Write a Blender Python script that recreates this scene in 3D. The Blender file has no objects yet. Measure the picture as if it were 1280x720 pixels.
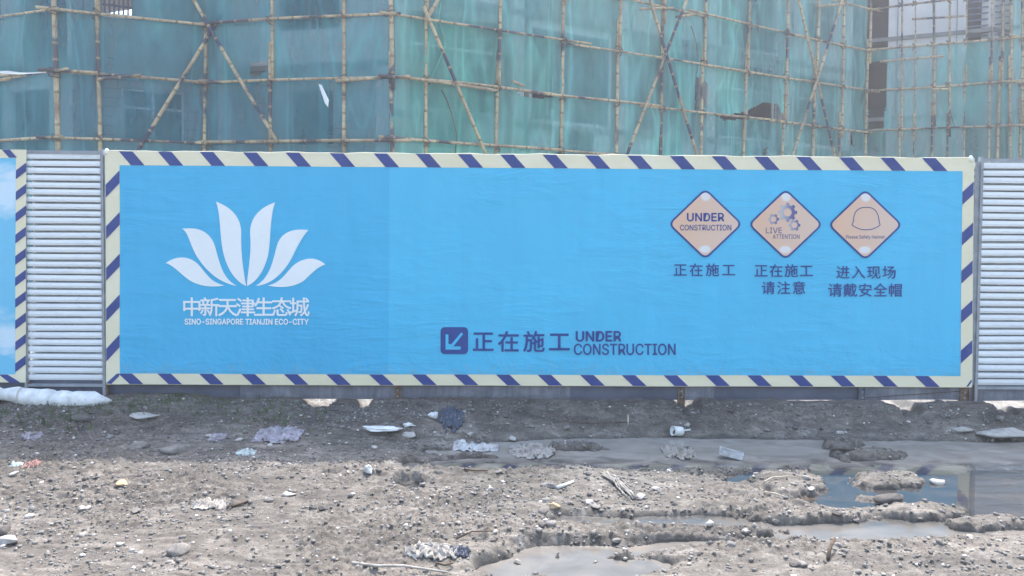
import bpy, bmesh, math, random
import numpy as np
from mathutils import Matrix, Vector, Euler
from mathutils.geometry import tessellate_polygon
R = math.radians
sc = bpy.context.scene
COL = sc.collection

# ------------------------------------------------------------------ camera, sky, sun, exposure
F = 1000.0; PITCH = R(2.0); ROLL = R(0.39); SH = -45.0; HC = 2.1
cam = bpy.data.cameras.new('camera'); co = bpy.data.objects.new('camera', cam); COL.objects.link(co)
cam.lens = 36.0 * F / 1280; cam.sensor_width = 36; cam.shift_y = SH / 1280
cam.clip_start = 0.05; cam.clip_end = 3000
CM = Matrix.Translation((0, 0, HC)) @ Matrix.Rotation(R(90) - PITCH, 4, 'X') @ Matrix.Rotation(ROLL, 4, 'Z')
co.matrix_world = CM
sc.camera = co
SUN_EL, SUN_AZ = R(58), R(14)          # sun stands beyond the hoarding, a little to the right
w = bpy.data.worlds.new('World'); sc.world = w; w.use_nodes = True
nt = w.node_tree; sky = nt.nodes.new('ShaderNodeTexSky'); sky.sky_type = 'NISHITA'
sky.sun_disc = False; sky.sun_elevation = SUN_EL; sky.sun_rotation = SUN_AZ
sky.air_density = 1.3; sky.dust_density = 3.5; sky.ozone_density = 1.0
bg = nt.nodes['Background']; nt.links.new(sky.outputs[0], bg.inputs[0]); bg.inputs[1].default_value = 0.15
sun = bpy.data.lights.new('sun', 'SUN'); sun.energy = 1.75; sun.angle = R(0.6); sun.color = (1, .965, .91)
so = bpy.data.objects.new('sun', sun); COL.objects.link(so)
sd = Vector((math.sin(SUN_AZ) * math.cos(SUN_EL), math.cos(SUN_AZ) * math.cos(SUN_EL), math.sin(SUN_EL)))
so.rotation_euler = sd.to_track_quat('Z', 'Y').to_euler(); so.location = (0, 0, 60)
sc.view_settings.view_transform = 'Standard'; sc.view_settings.look = 'None'
sc.view_settings.exposure = 1.85; sc.view_settings.gamma = 1.0
sc.render.engine = 'CYCLES'
sc.cycles.max_bounces = 6; sc.cycles.transparent_max_bounces = 12; sc.cycles.volume_bounces = 0
sc.cycles.caustics_reflective = False; sc.cycles.caustics_refractive = False

# ------------------------------------------------------------------ picture <-> world
CR = CM.to_3x3()
def ray(px, py):
    return CR @ Vector(((px - 640) / F, -((py - SH) - 360) / F, -1))
def at_z(px, py, z):
    d = ray(px, py); t = (z - HC) / d.z
    return Vector((d.x * t, d.y * t, z))
def at_Y(px, py, Y):
    d = ray(px, py); t = Y / d.y
    return Vector((d.x * t, Y, HC + d.z * t))
CRn = np.array(CR)
def project(X, Y, Z):
    q = np.stack([X, Y, Z - HC], -1) @ CRn
    return 640 + F * q[..., 0] / -q[..., 2], 360 + SH - F * q[..., 1] / -q[..., 2]

# ------------------------------------------------------------------ noise
def vnoise(x, y, seed=0):
    xi = np.floor(x).astype(np.int64); yi = np.floor(y).astype(np.int64)
    fx = x - xi; fy = y - yi
    fx = fx * fx * fx * (fx * (fx * 6 - 15) + 10); fy = fy * fy * fy * (fy * (fy * 6 - 15) + 10)
    def h(a, b):
        n = (a * 374761393 + b * 668265263 + seed * 1442695041) & 0x7fffffff
        n = ((n ^ (n >> 13)) * 1274126177) & 0x7fffffff
        n = ((n ^ (n >> 16)) * 2246822519) & 0x7fffffff
        return (n & 0xffff) / 65535.0 * 2 - 1
    a = h(xi, yi); b = h(xi + 1, yi); c = h(xi, yi + 1); d = h(xi + 1, yi + 1)
    return (a + (b - a) * fx) * (1 - fy) + (c + (d - c) * fx) * fy
def fbm(x, y, seed=0, octv=4, gain=.5):
    s = 0; a = 1; t = 0
    for i in range(octv):
        s = s + a * vnoise(x + i * 17.3, y - i * 9.1, seed + i); t += a
        a *= gain; x = x * 2.03 + y * .13; y = y * 2.03 - x * .06
    return s / t
def sstep(a, b, x):
    t = np.clip((x - a) / (b - a), 0, 1); return t * t * (3 - 2 * t)

# ------------------------------------------------------------------ object helpers
def tag(o, label=None, cat=None, group=None, kind=None):
    if label: o['label'] = label
    if cat: o['category'] = cat
    if group: o['group'] = group
    if kind: o['kind'] = kind
    return o
def empty(name, loc=(0, 0, 0), rz=0):
    o = bpy.data.objects.new(name, None); COL.objects.link(o)
    o.location = loc; o.rotation_euler = (0, 0, rz); o.empty_display_size = .2
    return o
def mat_of(o):
    return Matrix.Translation(o.location) @ o.rotation_euler.to_matrix().to_4x4()
def raw_mesh(name, V, Fc, mats=(), smooth=False):
    me = bpy.data.meshes.new(name)
    V = np.asarray(V, dtype=np.float32)
    if isinstance(Fc, np.ndarray):
        n, k = Fc.shape
        me.vertices.add(len(V)); me.vertices.foreach_set('co', V.ravel())
        me.loops.add(n * k); me.loops.foreach_set('vertex_index', Fc.ravel().astype(np.int32))
        me.polygons.add(n); me.polygons.foreach_set('loop_start', np.arange(0, n * k, k, dtype=np.int32))
        me.update(calc_edges=True); me.validate()
    else:
        me.from_pydata([tuple(map(float, v)) for v in V], [], [tuple(int(i) for i in f) for f in Fc]); me.update()
    for m in (mats if isinstance(mats, (list, tuple)) else [mats]): me.materials.append(m)
    if smooth: me.polygons.foreach_set('use_smooth', np.ones(len(me.polygons), bool))
    return me
def link(name, me, parent=None, origin=None):
    o = bpy.data.objects.new(name, me); COL.objects.link(o)
    if parent: o.parent = parent
    if origin is not None: o.location = origin
    return o
def part(name, V, Fc, m, parent=None, smooth=False):
    """world-space vertices -> a mesh object (child of parent, or with its origin at its own base)"""
    V = np.asarray(V, dtype=float)
    if parent is not None:
        p = parent; M = Matrix()
        while p is not None: M = mat_of(p) @ M; p = p.parent
        Mi = np.array(M.inverted())
        V = V @ Mi[:3, :3].T + Mi[:3, 3]
        return link(name, raw_mesh(name, V, Fc, m, smooth), parent)
    c = (V.min(0) + V.max(0)) / 2; c[2] = V[:, 2].min()
    return link(name, raw_mesh(name, V - c, Fc, m, smooth), None, Vector(c))
class MB:
    def __init__(s): s.v = []; s.f = []
    def add(s, V, Fc):
        o = len(s.v); s.v.extend([tuple(v) for v in V]); s.f.extend([tuple(i + o for i in f) for f in Fc])
    def box(s, x0, x1, y0, y1, z0, z1, T=None):
        V = [(x, y, z) for z in (z0, z1) for y in (y0, y1) for x in (x0, x1)]
        if T: V = [T(*v) for v in V]
        s.add(V, [(0, 2, 3, 1), (4, 5, 7, 6), (0, 1, 5, 4), (2, 6, 7, 3), (0, 4, 6, 2), (1, 3, 7, 5)])
    def tube(s, pts, rad, n=8, cap=True, ph=0.0):
        pts = [Vector(p) for p in pts]; V = []; Fc = []
        ref = Vector((0, 0, 1)) if abs((pts[-1] - pts[0]).normalized().z) < .9 else Vector((1, 0, 0))
        for i, p in enumerate(pts):
            d = (pts[min(i + 1, len(pts) - 1)] - pts[max(i - 1, 0)]).normalized()
            a = d.cross(ref).normalized(); b = d.cross(a)
            r = rad[i] if hasattr(rad, '__len__') else rad
            for k in range(n):
                t = ph + 2 * math.pi * k / n
                V.append(p + a * (r * math.cos(t)) + b * (r * math.sin(t)))
        for i in range(len(pts) - 1):
            for k in range(n):
                q = (k + 1) % n
                Fc.append((i * n + k, i * n + q, (i + 1) * n + q, (i + 1) * n + k))
        if cap:
            Fc.append(tuple(range(n - 1, -1, -1))); Fc.append(tuple(range((len(pts) - 1) * n, len(pts) * n)))
        s.add(V, Fc)
    def build(s, name, m, parent=None, smooth=False): return part(name, s.v, s.f, m, parent, smooth)

# ------------------------------------------------------------------ materials
def mat(name, col=(.5, .5, .5), rough=.7, spec=.5, metal=0):
    m = bpy.data.materials.new(name); m.use_nodes = True
    b = m.node_tree.nodes['Principled BSDF']
    b.inputs['Base Color'].default_value = (*col, 1); b.inputs['Roughness'].default_value = rough
    b.inputs['Metallic'].default_value = metal; b.inputs['Specular IOR Level'].default_value = spec
    return m
def nd(m, t, **kw):
    n = m.node_tree.nodes.new(t)
    for k, v in kw.items():
        if k in n.bl_rna.properties: setattr(n, k, v)
        else: n.inputs[k].default_value = v
    return n
def ln(m, a, b): m.node_tree.links.new(a, b)
def BS(m): return m.node_tree.nodes['Principled BSDF']
def coords(m, mode='Object', scale=(1, 1, 1)):
    if mode == 'World': src = nd(m, 'ShaderNodeNewGeometry').outputs['Position']
    else: src = nd(m, 'ShaderNodeTexCoord').outputs['Object']
    mp = nd(m, 'ShaderNodeMapping'); mp.inputs['Scale'].default_value = scale; ln(m, src, mp.inputs[0])
    return mp.outputs[0]
def noise(m, vec, scale, detail=6, rough=.6, dist=0):
    n = nd(m, 'ShaderNodeTexNoise'); n.inputs['Scale'].default_value = scale; n.inputs['Detail'].default_value = detail
    n.inputs['Roughness'].default_value = rough; n.inputs['Distortion'].default_value = dist
    ln(m, vec, n.inputs['Vector']); return n.outputs[0]
def ramp(m, fac, stops):
    r = nd(m, 'ShaderNodeValToRGB'); e = r.color_ramp.elements
    while len(e) < len(stops): e.new(.5)
    for i, (p, c) in enumerate(stops): e[i].position = p; e[i].color = (*c, 1) if len(c) == 3 else c
    ln(m, fac, r.inputs[0]); return r.outputs[0]
def mix(m, fac, a, b, blend='MIX'):
    n = nd(m, 'ShaderNodeMix', data_type='RGBA', blend_type=blend)
    for s, v in ((0, fac), (6, a), (7, b)):
        if hasattr(v, 'is_linked') or hasattr(v, 'links'): ln(m, v, n.inputs[s])
        else: n.inputs[s].default_value = v if not isinstance(v, tuple) else (*v[:3], 1)
    return n.outputs[2]
def mth(m, op, a, b=0.0, clamp=False):
    n = nd(m, 'ShaderNodeMath', operation=op, use_clamp=clamp)
    for i, v in enumerate((a, b)):
        if hasattr(v, 'links'): ln(m, v, n.inputs[i])
        else: n.inputs[i].default_value = v
    return n.outputs[0]
def bump(m, h, strength=.4, dist=.01):
    b = nd(m, 'ShaderNodeBump'); b.inputs['Strength'].default_value = strength; b.inputs['Distance'].default_value = dist
    ln(m, h, b.inputs['Height']); ln(m, b.outputs[0], BS(m).inputs['Normal']); return b

def simple(name, c1, c2, scale=8, rough=.7, spec=.3, bs=.3, bd=.01, mode='World', sc3=(1, 1, 1), metal=0):
    m = mat(name, c1, rough, spec, metal); v = coords(m, mode, sc3); n = noise(m, v, scale)
    ln(m, ramp(m, n, [(.3, c1), (.7, c2)]), BS(m).inputs['Base Color'])
    if bs: bump(m, noise(m, v, scale * 3), bs, bd)
    return m

# mud
M_mud = mat('mud', rough=.85, spec=.45)
def _mud(m):
    v = coords(m, 'World'); geo = nd(m, 'ShaderNodeNewGeometry'); sep = nd(m, 'ShaderNodeSeparateXYZ'); ln(m, geo.outputs['Position'], sep.inputs[0])
    big = noise(m, v, .9, 5, .6, .4); mid = noise(m, coords(m, 'World', (1, 2.2, 1)), 6, 8, .7, .6); fine = noise(m, v, 55, 8, .75)
    base = ramp(m, mid, [(.3, (.068, .059, .050)), (.5, (.132, .118, .102)), (.68, (.25, .232, .208))])
    tint = ramp(m, big, [(.36, (.74, .735, .72)), (.5, (1, .99, .97)), (.64, (1.3, 1.29, 1.28))])
    pt = ramp(m, noise(m, coords(m, 'World', (1, 2.6, 1)), 2.4, 7, .68, .5), [(.36, (.66, .65, .66)), (.52, (1, 1, 1)), (.66, (1.16, 1.15, 1.14))])
    c = mix(m, 1.0, mix(m, 1.0, base, tint, 'MULTIPLY'), pt, 'MULTIPLY')
    sp = ramp(m, fine, [(.36, (.55, .52, .5)), (.5, (1, 1, 1)), (.66, (1.25, 1.22, 1.2))])
    c = mix(m, .8, c, sp, 'MULTIPLY')
    # wet margin just above the water line
    wet = nd(m, 'ShaderNodeMapRange'); wet.inputs['From Min'].default_value = .002; wet.inputs['From Max'].default_value = .026
    zz = mth(m, 'ADD', sep.outputs['Z'], mth(m, 'MULTIPLY', mth(m, 'SUBTRACT', mid, .5), .05))
    ln(m, zz, wet.inputs['Value'])
    c = mix(m, wet.outputs[0], mix(m, 1.0, c, (.5, .47, .45), 'MULTIPLY'), c)
    # bank along the hoarding: the hoarding's shade deepened in the soil colour
    dn = noise(m, v, 1.7, 6, .65)
    bk = nd(m, 'ShaderNodeMapRange'); bk.inputs['From Min'].default_value = .06; bk.inputs['From Max'].default_value = .17
    ln(m, mth(m, 'ADD', sep.outputs['Z'], mth(m, 'MULTIPLY', mth(m, 'SUBTRACT', dn, .5), .1)), bk.inputs['Value'])
    c = mix(m, bk.outputs[0], c, mix(m, 1.0, c, (.86, .81, .80), 'MULTIPLY'))
    # pale dry cement dust on the yard behind the hoarding
    far = nd(m, 'ShaderNodeMapRange'); far.inputs['From Min'].default_value = 8.3; far.inputs['From Max'].default_value = 8.5
    ln(m, sep.outputs['Y'], far.inputs['Value'])
    c = mix(m, far.outputs[0], c, ramp(m, big, [(.3, (.19, .19, .185)), (.7, (.27, .265, .26))]))
    ln(m, c, BS(m).inputs['Base Color'])
    rr = nd(m, 'ShaderNodeMapRange'); rr.inputs['To Min'].default_value = .42; rr.inputs['To Max'].default_value = .72
    ln(m, wet.outputs[0], rr.inputs['Value']); ln(m, rr.outputs[0], BS(m).inputs['Roughness'])
    bump(m, mth(m, 'ADD', mth(m, 'MULTIPLY', fine, .6), noise(m, v, 140, 4, .7)), .75, .008)
_mud(M_mud)
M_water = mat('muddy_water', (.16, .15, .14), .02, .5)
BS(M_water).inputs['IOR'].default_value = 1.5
def _water(m):
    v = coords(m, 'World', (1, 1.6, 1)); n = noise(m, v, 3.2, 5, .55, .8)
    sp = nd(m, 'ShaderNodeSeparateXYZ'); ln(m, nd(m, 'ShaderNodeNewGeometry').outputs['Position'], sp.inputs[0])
    silt_lift = nd(m, 'ShaderNodeMapRange'); silt_lift.inputs['From Min'].default_value = 6.75; silt_lift.inputs['From Max'].default_value = 7.2  # turbid water colour, lifted paler where the hoarding shades the far strip
    ln(m, mth(m, 'ADD', sp.outputs['Y'], mth(m, 'MULTIPLY', mth(m, 'SUBTRACT', n, .5), .8)), silt_lift.inputs['Value'])
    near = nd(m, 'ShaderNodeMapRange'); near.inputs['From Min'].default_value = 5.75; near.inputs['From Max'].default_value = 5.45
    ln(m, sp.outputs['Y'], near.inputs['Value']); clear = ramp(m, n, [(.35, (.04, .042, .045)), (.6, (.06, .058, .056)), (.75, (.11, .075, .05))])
    ln(m, mix(m, mth(m, 'MAXIMUM', silt_lift.outputs[0], mth(m, 'MULTIPLY', near.outputs[0], .5)), clear, ramp(m, n, [(.35, (.24, .217, .19)), (.62, (.32, .295, .262))])), BS(m).inputs['Base Color'])
    h = mth(m, 'ADD', noise(m, coords(m, 'World', (1, 3.2, 1)), 7, 3, .5, .3), mth(m, 'MULTIPLY', noise(m, v, 26, 2, .5), .25))
    bump(m, h, .035, .01)
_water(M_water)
M_peb = mat('pebble', rough=.85)
def _peb(m):
    a = nd(m, 'ShaderNodeAttribute', attribute_name='tone'); v = coords(m, 'World')
    c = mix(m, .5, a.outputs['Color'], ramp(m, noise(m, v, 60), [(.3, (.5, .5, .5)), (.7, (1.3, 1.3, 1.3))]), 'MULTIPLY')
    ln(m, c, BS(m).inputs['Base Color']); bump(m, noise(m, v, 120), .4, .004)
_peb(M_peb)
M_stone = simple('stone_grey', (.13, .118, .108), (.26, .24, .22), 22, .85, .3, .6, .006)
M_stone_pale = simple('stone_pale', (.3, .275, .25), (.48, .45, .42), 18, .8, .3, .5, .005)
M_stone_dark = simple('stone_dark', (.07, .062, .058), (.14, .125, .118), 18, .8, .3, .6, .006)
M_stone_tan = simple('stone_tan', (.5, .34, .2), (.62, .45, .28), 18, .8, .3, .4, .005)
M_foam = simple('white_foam', (.5, .485, .46), (.86, .87, .88), 9, .65, .3, .35, .006)
M_plastic = simple('white_plastic', (.24, .225, .21), (.68, .69, .7), 14, .35, .5, .3, .004)
M_rag = simple('dirty_rag', (.2, .18, .16), (.46, .43, .39), 16, .9, .2, .8, .006)
M_darkplastic = simple('dark_plastic', (.035, .045, .07), (.09, .1, .14), 14, .35, .5, .4, .006)
M_lilac = simple('lilac_plastic', (.13, .125, .125), (.42, .38, .44), 18, .45, .5, .5, .006)
M_teal = simple('teal_plastic', (.2, .22, .21), (.48, .58, .58), 18, .45, .5, .3, .006)
M_red = simple('red_plastic', (.2, .09, .08), (.3, .16, .13), 18, .5, .5, .3, .006)
M_stick = simple('dry_stick', (.07, .05, .04), (.16, .12, .09), 30, .9, .2, .5, .004)
M_straw = simple('straw', (.4, .34, .26), (.6, .54, .44), 30, .9, .2, .5, .004)
M_grass = simple('grass', (.05, .09, .035), (.1, .15, .05), 6, .8, .3, 0)

# hoarding
M_blue = mat('blue_banner_cloth', rough=.55, spec=.35)
def _blue(m, c1, c2):
    v = coords(m, 'World'); n = noise(m, v, .55, 3)
    dz = nd(m, 'ShaderNodeSeparateXYZ'); ln(m, nd(m, 'ShaderNodeNewGeometry').outputs['Position'], dz.inputs[0])
    spl = noise(m, coords(m, 'World', (1, 1, .7)), 16, 6, .75); low = mth(m, 'MULTIPLY', mth(m, 'SUBTRACT', mth(m, 'ADD', .12, mth(m, 'MULTIPLY', spl, 1.0)), dz.outputs['Z'], True), 1.3, True)
    grime = noise(m, coords(m, 'World', (3, 1, .35)), 2.2, 6, .7); c = ramp(m, n, [(.3, c1), (.7, c2)])
    c = mix(m, .8, c, ramp(m, grime, [(.35, (.93, .94, .95)), (.6, (1, 1, 1))]), 'MULTIPLY')
    ln(m, mix(m, low, c, (.28, .3, .3)), BS(m).inputs['Base Color'])
    w1 = noise(m, coords(m, 'World', (.55, 1, 2.6)), 2.3, 5, .55, 1.2)
    w2 = noise(m, coords(m, 'World', (1.5, 1, 5)), 6.5, 3, .6, .8)
    mk = ramp(m, noise(m, coords(m, 'World', (1, 1, 1.3)), .8, 3, .6), [(.42, (.08, .08, .08)), (.66, (1, 1, 1))])
    w3 = noise(m, coords(m, 'World', (2.6, 1, 2.6)), 1.3, 2, .5, 2.6)     # pulled creases where the cloth is tied low down
    lo3 = nd(m, 'ShaderNodeMapRange'); lo3.inputs['From Min'].default_value = 1.5; lo3.inputs['From Max'].default_value = .5; ln(m, dz.outputs['Z'], lo3.inputs['Value'])
    hh = mth(m, 'ADD', mth(m, 'MULTIPLY', mth(m, 'ADD', w1, mth(m, 'MULTIPLY', w2, .2)), mth(m, 'MULTIPLY', mk, 1.25)), mth(m, 'MULTIPLY', mth(m, 'MULTIPLY', w3, lo3.outputs[0]), .5))
    bump(m, hh, .42, .035)
_blue(M_blue, (.068, .495, .765), (.086, .53, .795))
M_blue2 = mat('blue_banner_cloth_darker', rough=.55, spec=.35); _blue(M_blue2, (.055, .445, .725), (.067, .475, .755))
M_sky = mat('pale_sky_print', rough=.55, spec=.35)
def _skyp(m):
    v = coords(m, 'World', (.7, 1, 1.4)); n = noise(m, v, 1.9, 4, .5)
    ln(m, ramp(m, n, [(.5, (.17, .55, .78)), (.62, (.62, .78, .88))]), BS(m).inputs['Base Color'])
    bump(m, noise(m, v, 4), .3, .02)
_skyp(M_sky)
M_cream = simple('cream_border', (.79, .71, .49), (.85, .78, .58), 1.6, .55, .35, .3, .02, sc3=(1, 1, 2))
M_stripe = simple('navy_stripe', (.03, .055, .22), (.04, .07, .26), 3, .55, .35, .2, .02)
M_navy = simple('navy_print', (.018, .055, .24), (.025, .065, .28), 3, .55, .35, .2, .02)
M_white = simple('white_print', (.82, .85, .85), (.88, .9, .9), 3, .55, .35, .2, .02)
M_peach = mat('peach_print', rough=.5, spec=.35)
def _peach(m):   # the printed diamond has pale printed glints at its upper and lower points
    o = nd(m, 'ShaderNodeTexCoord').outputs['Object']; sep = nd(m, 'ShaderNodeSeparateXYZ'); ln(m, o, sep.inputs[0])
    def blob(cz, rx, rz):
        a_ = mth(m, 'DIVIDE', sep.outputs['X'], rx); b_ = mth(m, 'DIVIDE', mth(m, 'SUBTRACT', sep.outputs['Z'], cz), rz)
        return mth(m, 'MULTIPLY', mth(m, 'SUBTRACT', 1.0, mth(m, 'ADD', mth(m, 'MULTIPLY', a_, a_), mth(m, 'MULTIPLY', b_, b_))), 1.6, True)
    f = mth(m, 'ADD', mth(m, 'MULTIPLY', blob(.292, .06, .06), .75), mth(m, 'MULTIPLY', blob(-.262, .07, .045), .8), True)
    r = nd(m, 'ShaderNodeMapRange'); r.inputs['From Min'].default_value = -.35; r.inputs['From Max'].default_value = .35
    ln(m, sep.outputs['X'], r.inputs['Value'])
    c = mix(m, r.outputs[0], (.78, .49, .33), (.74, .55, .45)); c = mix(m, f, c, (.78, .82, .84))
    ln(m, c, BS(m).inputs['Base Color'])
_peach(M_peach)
M_gear = mat('gear_print', rough=.5, spec=.35)
def _gear(m):
    o = nd(m, 'ShaderNodeTexCoord').outputs['Object']; sep = nd(m, 'ShaderNodeSeparateXYZ'); ln(m, o, sep.inputs[0])
    r = nd(m, 'ShaderNodeMapRange'); r.inputs['From Min'].default_value = -.06; r.inputs['From Max'].default_value = .05
    ln(m, sep.outputs['X'], r.inputs['Value'])
    ln(m, mix(m, r.outputs[0], (.5, .48, .5), (.12, .13, .3)), BS(m).inputs['Base Color'])
_gear(M_gear)
M_corr = mat('white_painted_steel', rough=.38, spec=.5)
def _corr(m):
    v = coords(m, 'World', (1.2, 1, 5)); n = noise(m, v, 2.2, 7, .7, .4)
    c = ramp(m, n, [(.3, (.72, .75, .79)), (.5, (.82, .85, .87)), (.75, (.85, .87, .89))])
    sp = noise(m, coords(m, 'World', (3, 1, 6)), 9, 5, .7)
    c = mix(m, mth(m, 'MULTIPLY', mth(m, 'SUBTRACT', sp, .63, True), 9, True), c, (.42, .3, .2))
    dz = nd(m, 'ShaderNodeSeparateXYZ'); ln(m, nd(m, 'ShaderNodeNewGeometry').outputs['Position'], dz.inputs[0])
    low = mth(m, 'MULTIPLY', mth(m, 'SUBTRACT', mth(m, 'ADD', .4, mth(m, 'MULTIPLY', n, .5)), dz.outputs['Z'], True), 1.2, True)
    c = mix(m, low, c, (.4, .36, .31))
    ln(m, c, BS(m).inputs['Base Color']); bump(m, noise(m, coords(m, 'World', (1, 1, 1)), 1.5, 3), .12, .01)
_corr(M_corr)
M_post = simple('grey_steel_post', (.2, .22, .25), (.36, .38, .41), 7, .5, .5, .2, .004)
M_rust = simple('rusty_post', (.11, .06, .035), (.27, .2, .15), 14, .85, .3, .5, .004)
M_base = mat('grey_base_sheet', rough=.5, spec=.4)
def _base(m):
    v = coords(m, 'World', (1, 1, 1)); st = noise(m, coords(m, 'World', (7, 1, .8)), 2.5, 6, .7)
    n = noise(m, v, 2.5, 6, .7, .5)
    c = ramp(m, n, [(.3, (.10, .105, .13)), (.5, (.165, .17, .205)), (.72, (.27, .275, .30))])
    c = mix(m, .55, c, ramp(m, st, [(.35, (.6, .6, .62)), (.65, (1.35, 1.35, 1.35))]), 'MULTIPLY')
    ln(m, c, BS(m).inputs['Base Color']); bump(m, n, .3, .02)
_base(M_base)
M_base2 = simple('blue_grey_base_sheet', (.07, .08, .12), (.13, .14, .19), 2.5, .55, .4, .3, .02)

# scaffold
def bamboo(name, dark, amt):
    m = mat(name, rough=.5, spec=.35); v = coords(m, 'World'); n = noise(m, v, 1.1, 6, .7)
    c = ramp(m, n, [(.3, (.19, .135, .09)), (.45, (.38, .29, .185)), (.65, (.62, .49, .29))])
    st = noise(m, v, 14, 4, .7); c = mix(m, .7, c, ramp(m, st, [(.3, (.65, .62, .6)), (.6, (1.15, 1.15, 1.15))]), 'MULTIPLY')
    blot = noise(m, v, .75, 2, .5); a = mth(m, 'MULTIPLY', mth(m, 'SUBTRACT', blot, amt, True), 30, True)
    c = mix(m, a, c, dark); ln(m, c, BS(m).inputs['Base Color']); bump(m, st, .25, .006); return m
M_bam = bamboo('bamboo', (.08, .075, .085), .57)
M_brace = bamboo('bamboo_brace', (.045, .05, .09), .5)
M_node = simple('bamboo_node', (.19, .135, .095), (.4, .31, .2), 5, .7, .3, 0)
M_lash = simple('lashing_wire', (.07, .055, .05), (.2, .16, .14), 40, .8, .3, 0)
def netmat(name, ca, cb, op, fold=1.0):
    m = bpy.data.materials.new(name); m.use_nodes = True; t = m.node_tree
    t.nodes.remove(BS(m)); out = [n for n in t.nodes if n.type == 'OUTPUT_MATERIAL'][0]
    v = coords(m, 'World', (1, 1, .45)); n = noise(m, v, .55, 5, .5, .8); n2 = noise(m, coords(m, 'World', (1, 1, .3)), 1.6, 6, .6, .5)
    c = ramp(m, n, [(.3, ca), (.7, cb)])
    c = mix(m, .35, c, ramp(m, n2, [(.35, (.85, .85, .86)), (.65, (1.14, 1.14, 1.13))]), 'MULTIPLY')
    oi = nd(m, 'ShaderNodeObjectInfo'); c = mix(m, 1.0, c, ramp(m, oi.outputs['Random'], [(0, (.78, .82, .86)), (1, (1.15, 1.14, 1.08))]), 'MULTIPLY')
    d = nd(m, 'ShaderNodeBsdfDiffuse'); tr = nd(m, 'ShaderNodeBsdfTranslucent'); tp = nd(m, 'ShaderNodeBsdfTransparent')
    ln(m, c, d.inputs[0]); ln(m, c, tr.inputs[0])
    b = nd(m, 'ShaderNodeBump'); b.inputs['Strength'].default_value = .6; b.inputs['Distance'].default_value = .07
    ln(m, mth(m, 'ADD', n, mth(m, 'MULTIPLY', n2, .25)), b.inputs['Height']); ln(m, b.outputs[0], d.inputs['Normal'])
    m1 = nd(m, 'ShaderNodeMixShader'); m1.inputs[0].default_value = .35; ln(m, d.outputs[0], m1.inputs[1]); ln(m, tr.outputs[0], m1.inputs[2])
    m2 = nd(m, 'ShaderNodeMixShader')
    o = nd(m, 'ShaderNodeMapRange'); o.inputs['From Min'].default_value = .3; o.inputs['From Max'].default_value = .7
    o.inputs['To Min'].default_value = op - .1; o.inputs['To Max'].default_value = op + .1
    ln(m, n2, o.inputs['Value'])
    # gathered folds and doubled layers of mesh are denser and paler
    n3 = noise(m, coords(m, 'World', (1, 1, .10)), 1.0, 2, .4, .15); n4 = noise(m, coords(m, 'World', (1, 1, .35)), .5, 2, .5, .3)
    cr = mth(m, 'SUBTRACT', 1.0, mth(m, 'MULTIPLY', mth(m, 'ABSOLUTE', mth(m, 'SUBTRACT', n3, .5)), 28.0), True)
    cr2 = mth(m, 'SUBTRACT', 1.0, mth(m, 'MULTIPLY', mth(m, 'ABSOLUTE', mth(m, 'SUBTRACT', n3, .6)), 45.0), True)
    cr = mth(m, 'MAXIMUM', cr, mth(m, 'MULTIPLY', cr2, .7)); ly = mth(m, 'MULTIPLY', mth(m, 'SUBTRACT', n4, .52), 14.0, True)
    c2 = mix(m, cr, c, mix(m, 1.0, c, (1.22, 1.2, 1.14), 'MULTIPLY')); c2 = mix(m, mth(m, 'MULTIPLY', ly, .8), c2, mix(m, 1.0, c2, (1.12, 1.16, 1.05), 'MULTIPLY'))
    ln(m, c2, d.inputs[0]); ln(m, c2, tr.inputs[0])
    ln(m, mth(m, 'ADD', mth(m, 'ADD', o.outputs[0], mth(m, 'MULTIPLY', cr, .14)), mth(m, 'MULTIPLY', ly, .13), True), m2.inputs[0])
    ln(m, tp.outputs[0], m2.inputs[1]); ln(m, m1.outputs[0], m2.inputs[2]); ln(m, m2.outputs[0], out.inputs[0]); return m
NET = {'blue': netmat('blue_green_net', (.05, .26, .34), (.105, .39, .46), .60),
       'teal': netmat('teal_net', (.12, .45, .47), (.25, .61, .60), .54),
       'green': netmat('green_net', (.10, .44, .40), (.23, .60, .53), .62),
       'pale': netmat('pale_green_net', (.14, .42, .40), (.27, .57, .52), .55)}
M_conc = simple('concrete', (.2, .2, .205), (.3, .3, .3), 1.2, .85, .3, .3, .02)
M_conc2 = simple('pale_render', (.64, .61, .60), (.76, .73, .72), .9, .85, .3, .2, .02)
M_block = mat('blockwork', rough=.9)
def _block(m):
    br = nd(m, 'ShaderNodeTexBrick'); br.inputs['Scale'].default_value = 1.0; br.inputs['Brick Width'].default_value = .6; br.inputs['Row Height'].default_value = .24
    br.inputs['Mortar Size'].default_value = .012; br.inputs['Color1'].default_value = (.30, .29, .29, 1); br.inputs['Color2'].default_value = (.38, .37, .36, 1); br.inputs['Mortar'].default_value = (.22, .21, .2, 1)
    s = nd(m, 'ShaderNodeSeparateXYZ'); c = nd(m, 'ShaderNodeCombineXYZ'); ln(m, nd(m, 'ShaderNodeNewGeometry').outputs['Position'], s.inputs[0])
    ln(m, s.outputs[0], c.inputs[0]); ln(m, s.outputs[2], c.inputs[1]); ln(m, c.outputs[0], br.inputs['Vector']); ln(m, br.outputs[0], BS(m).inputs['Base Color'])
_block(M_block)
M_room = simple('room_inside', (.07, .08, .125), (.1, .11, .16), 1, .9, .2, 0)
M_frame = simple('window_bars', (.1, .12, .2), (.16, .18, .26), 4, .6, .4, 0)

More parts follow.
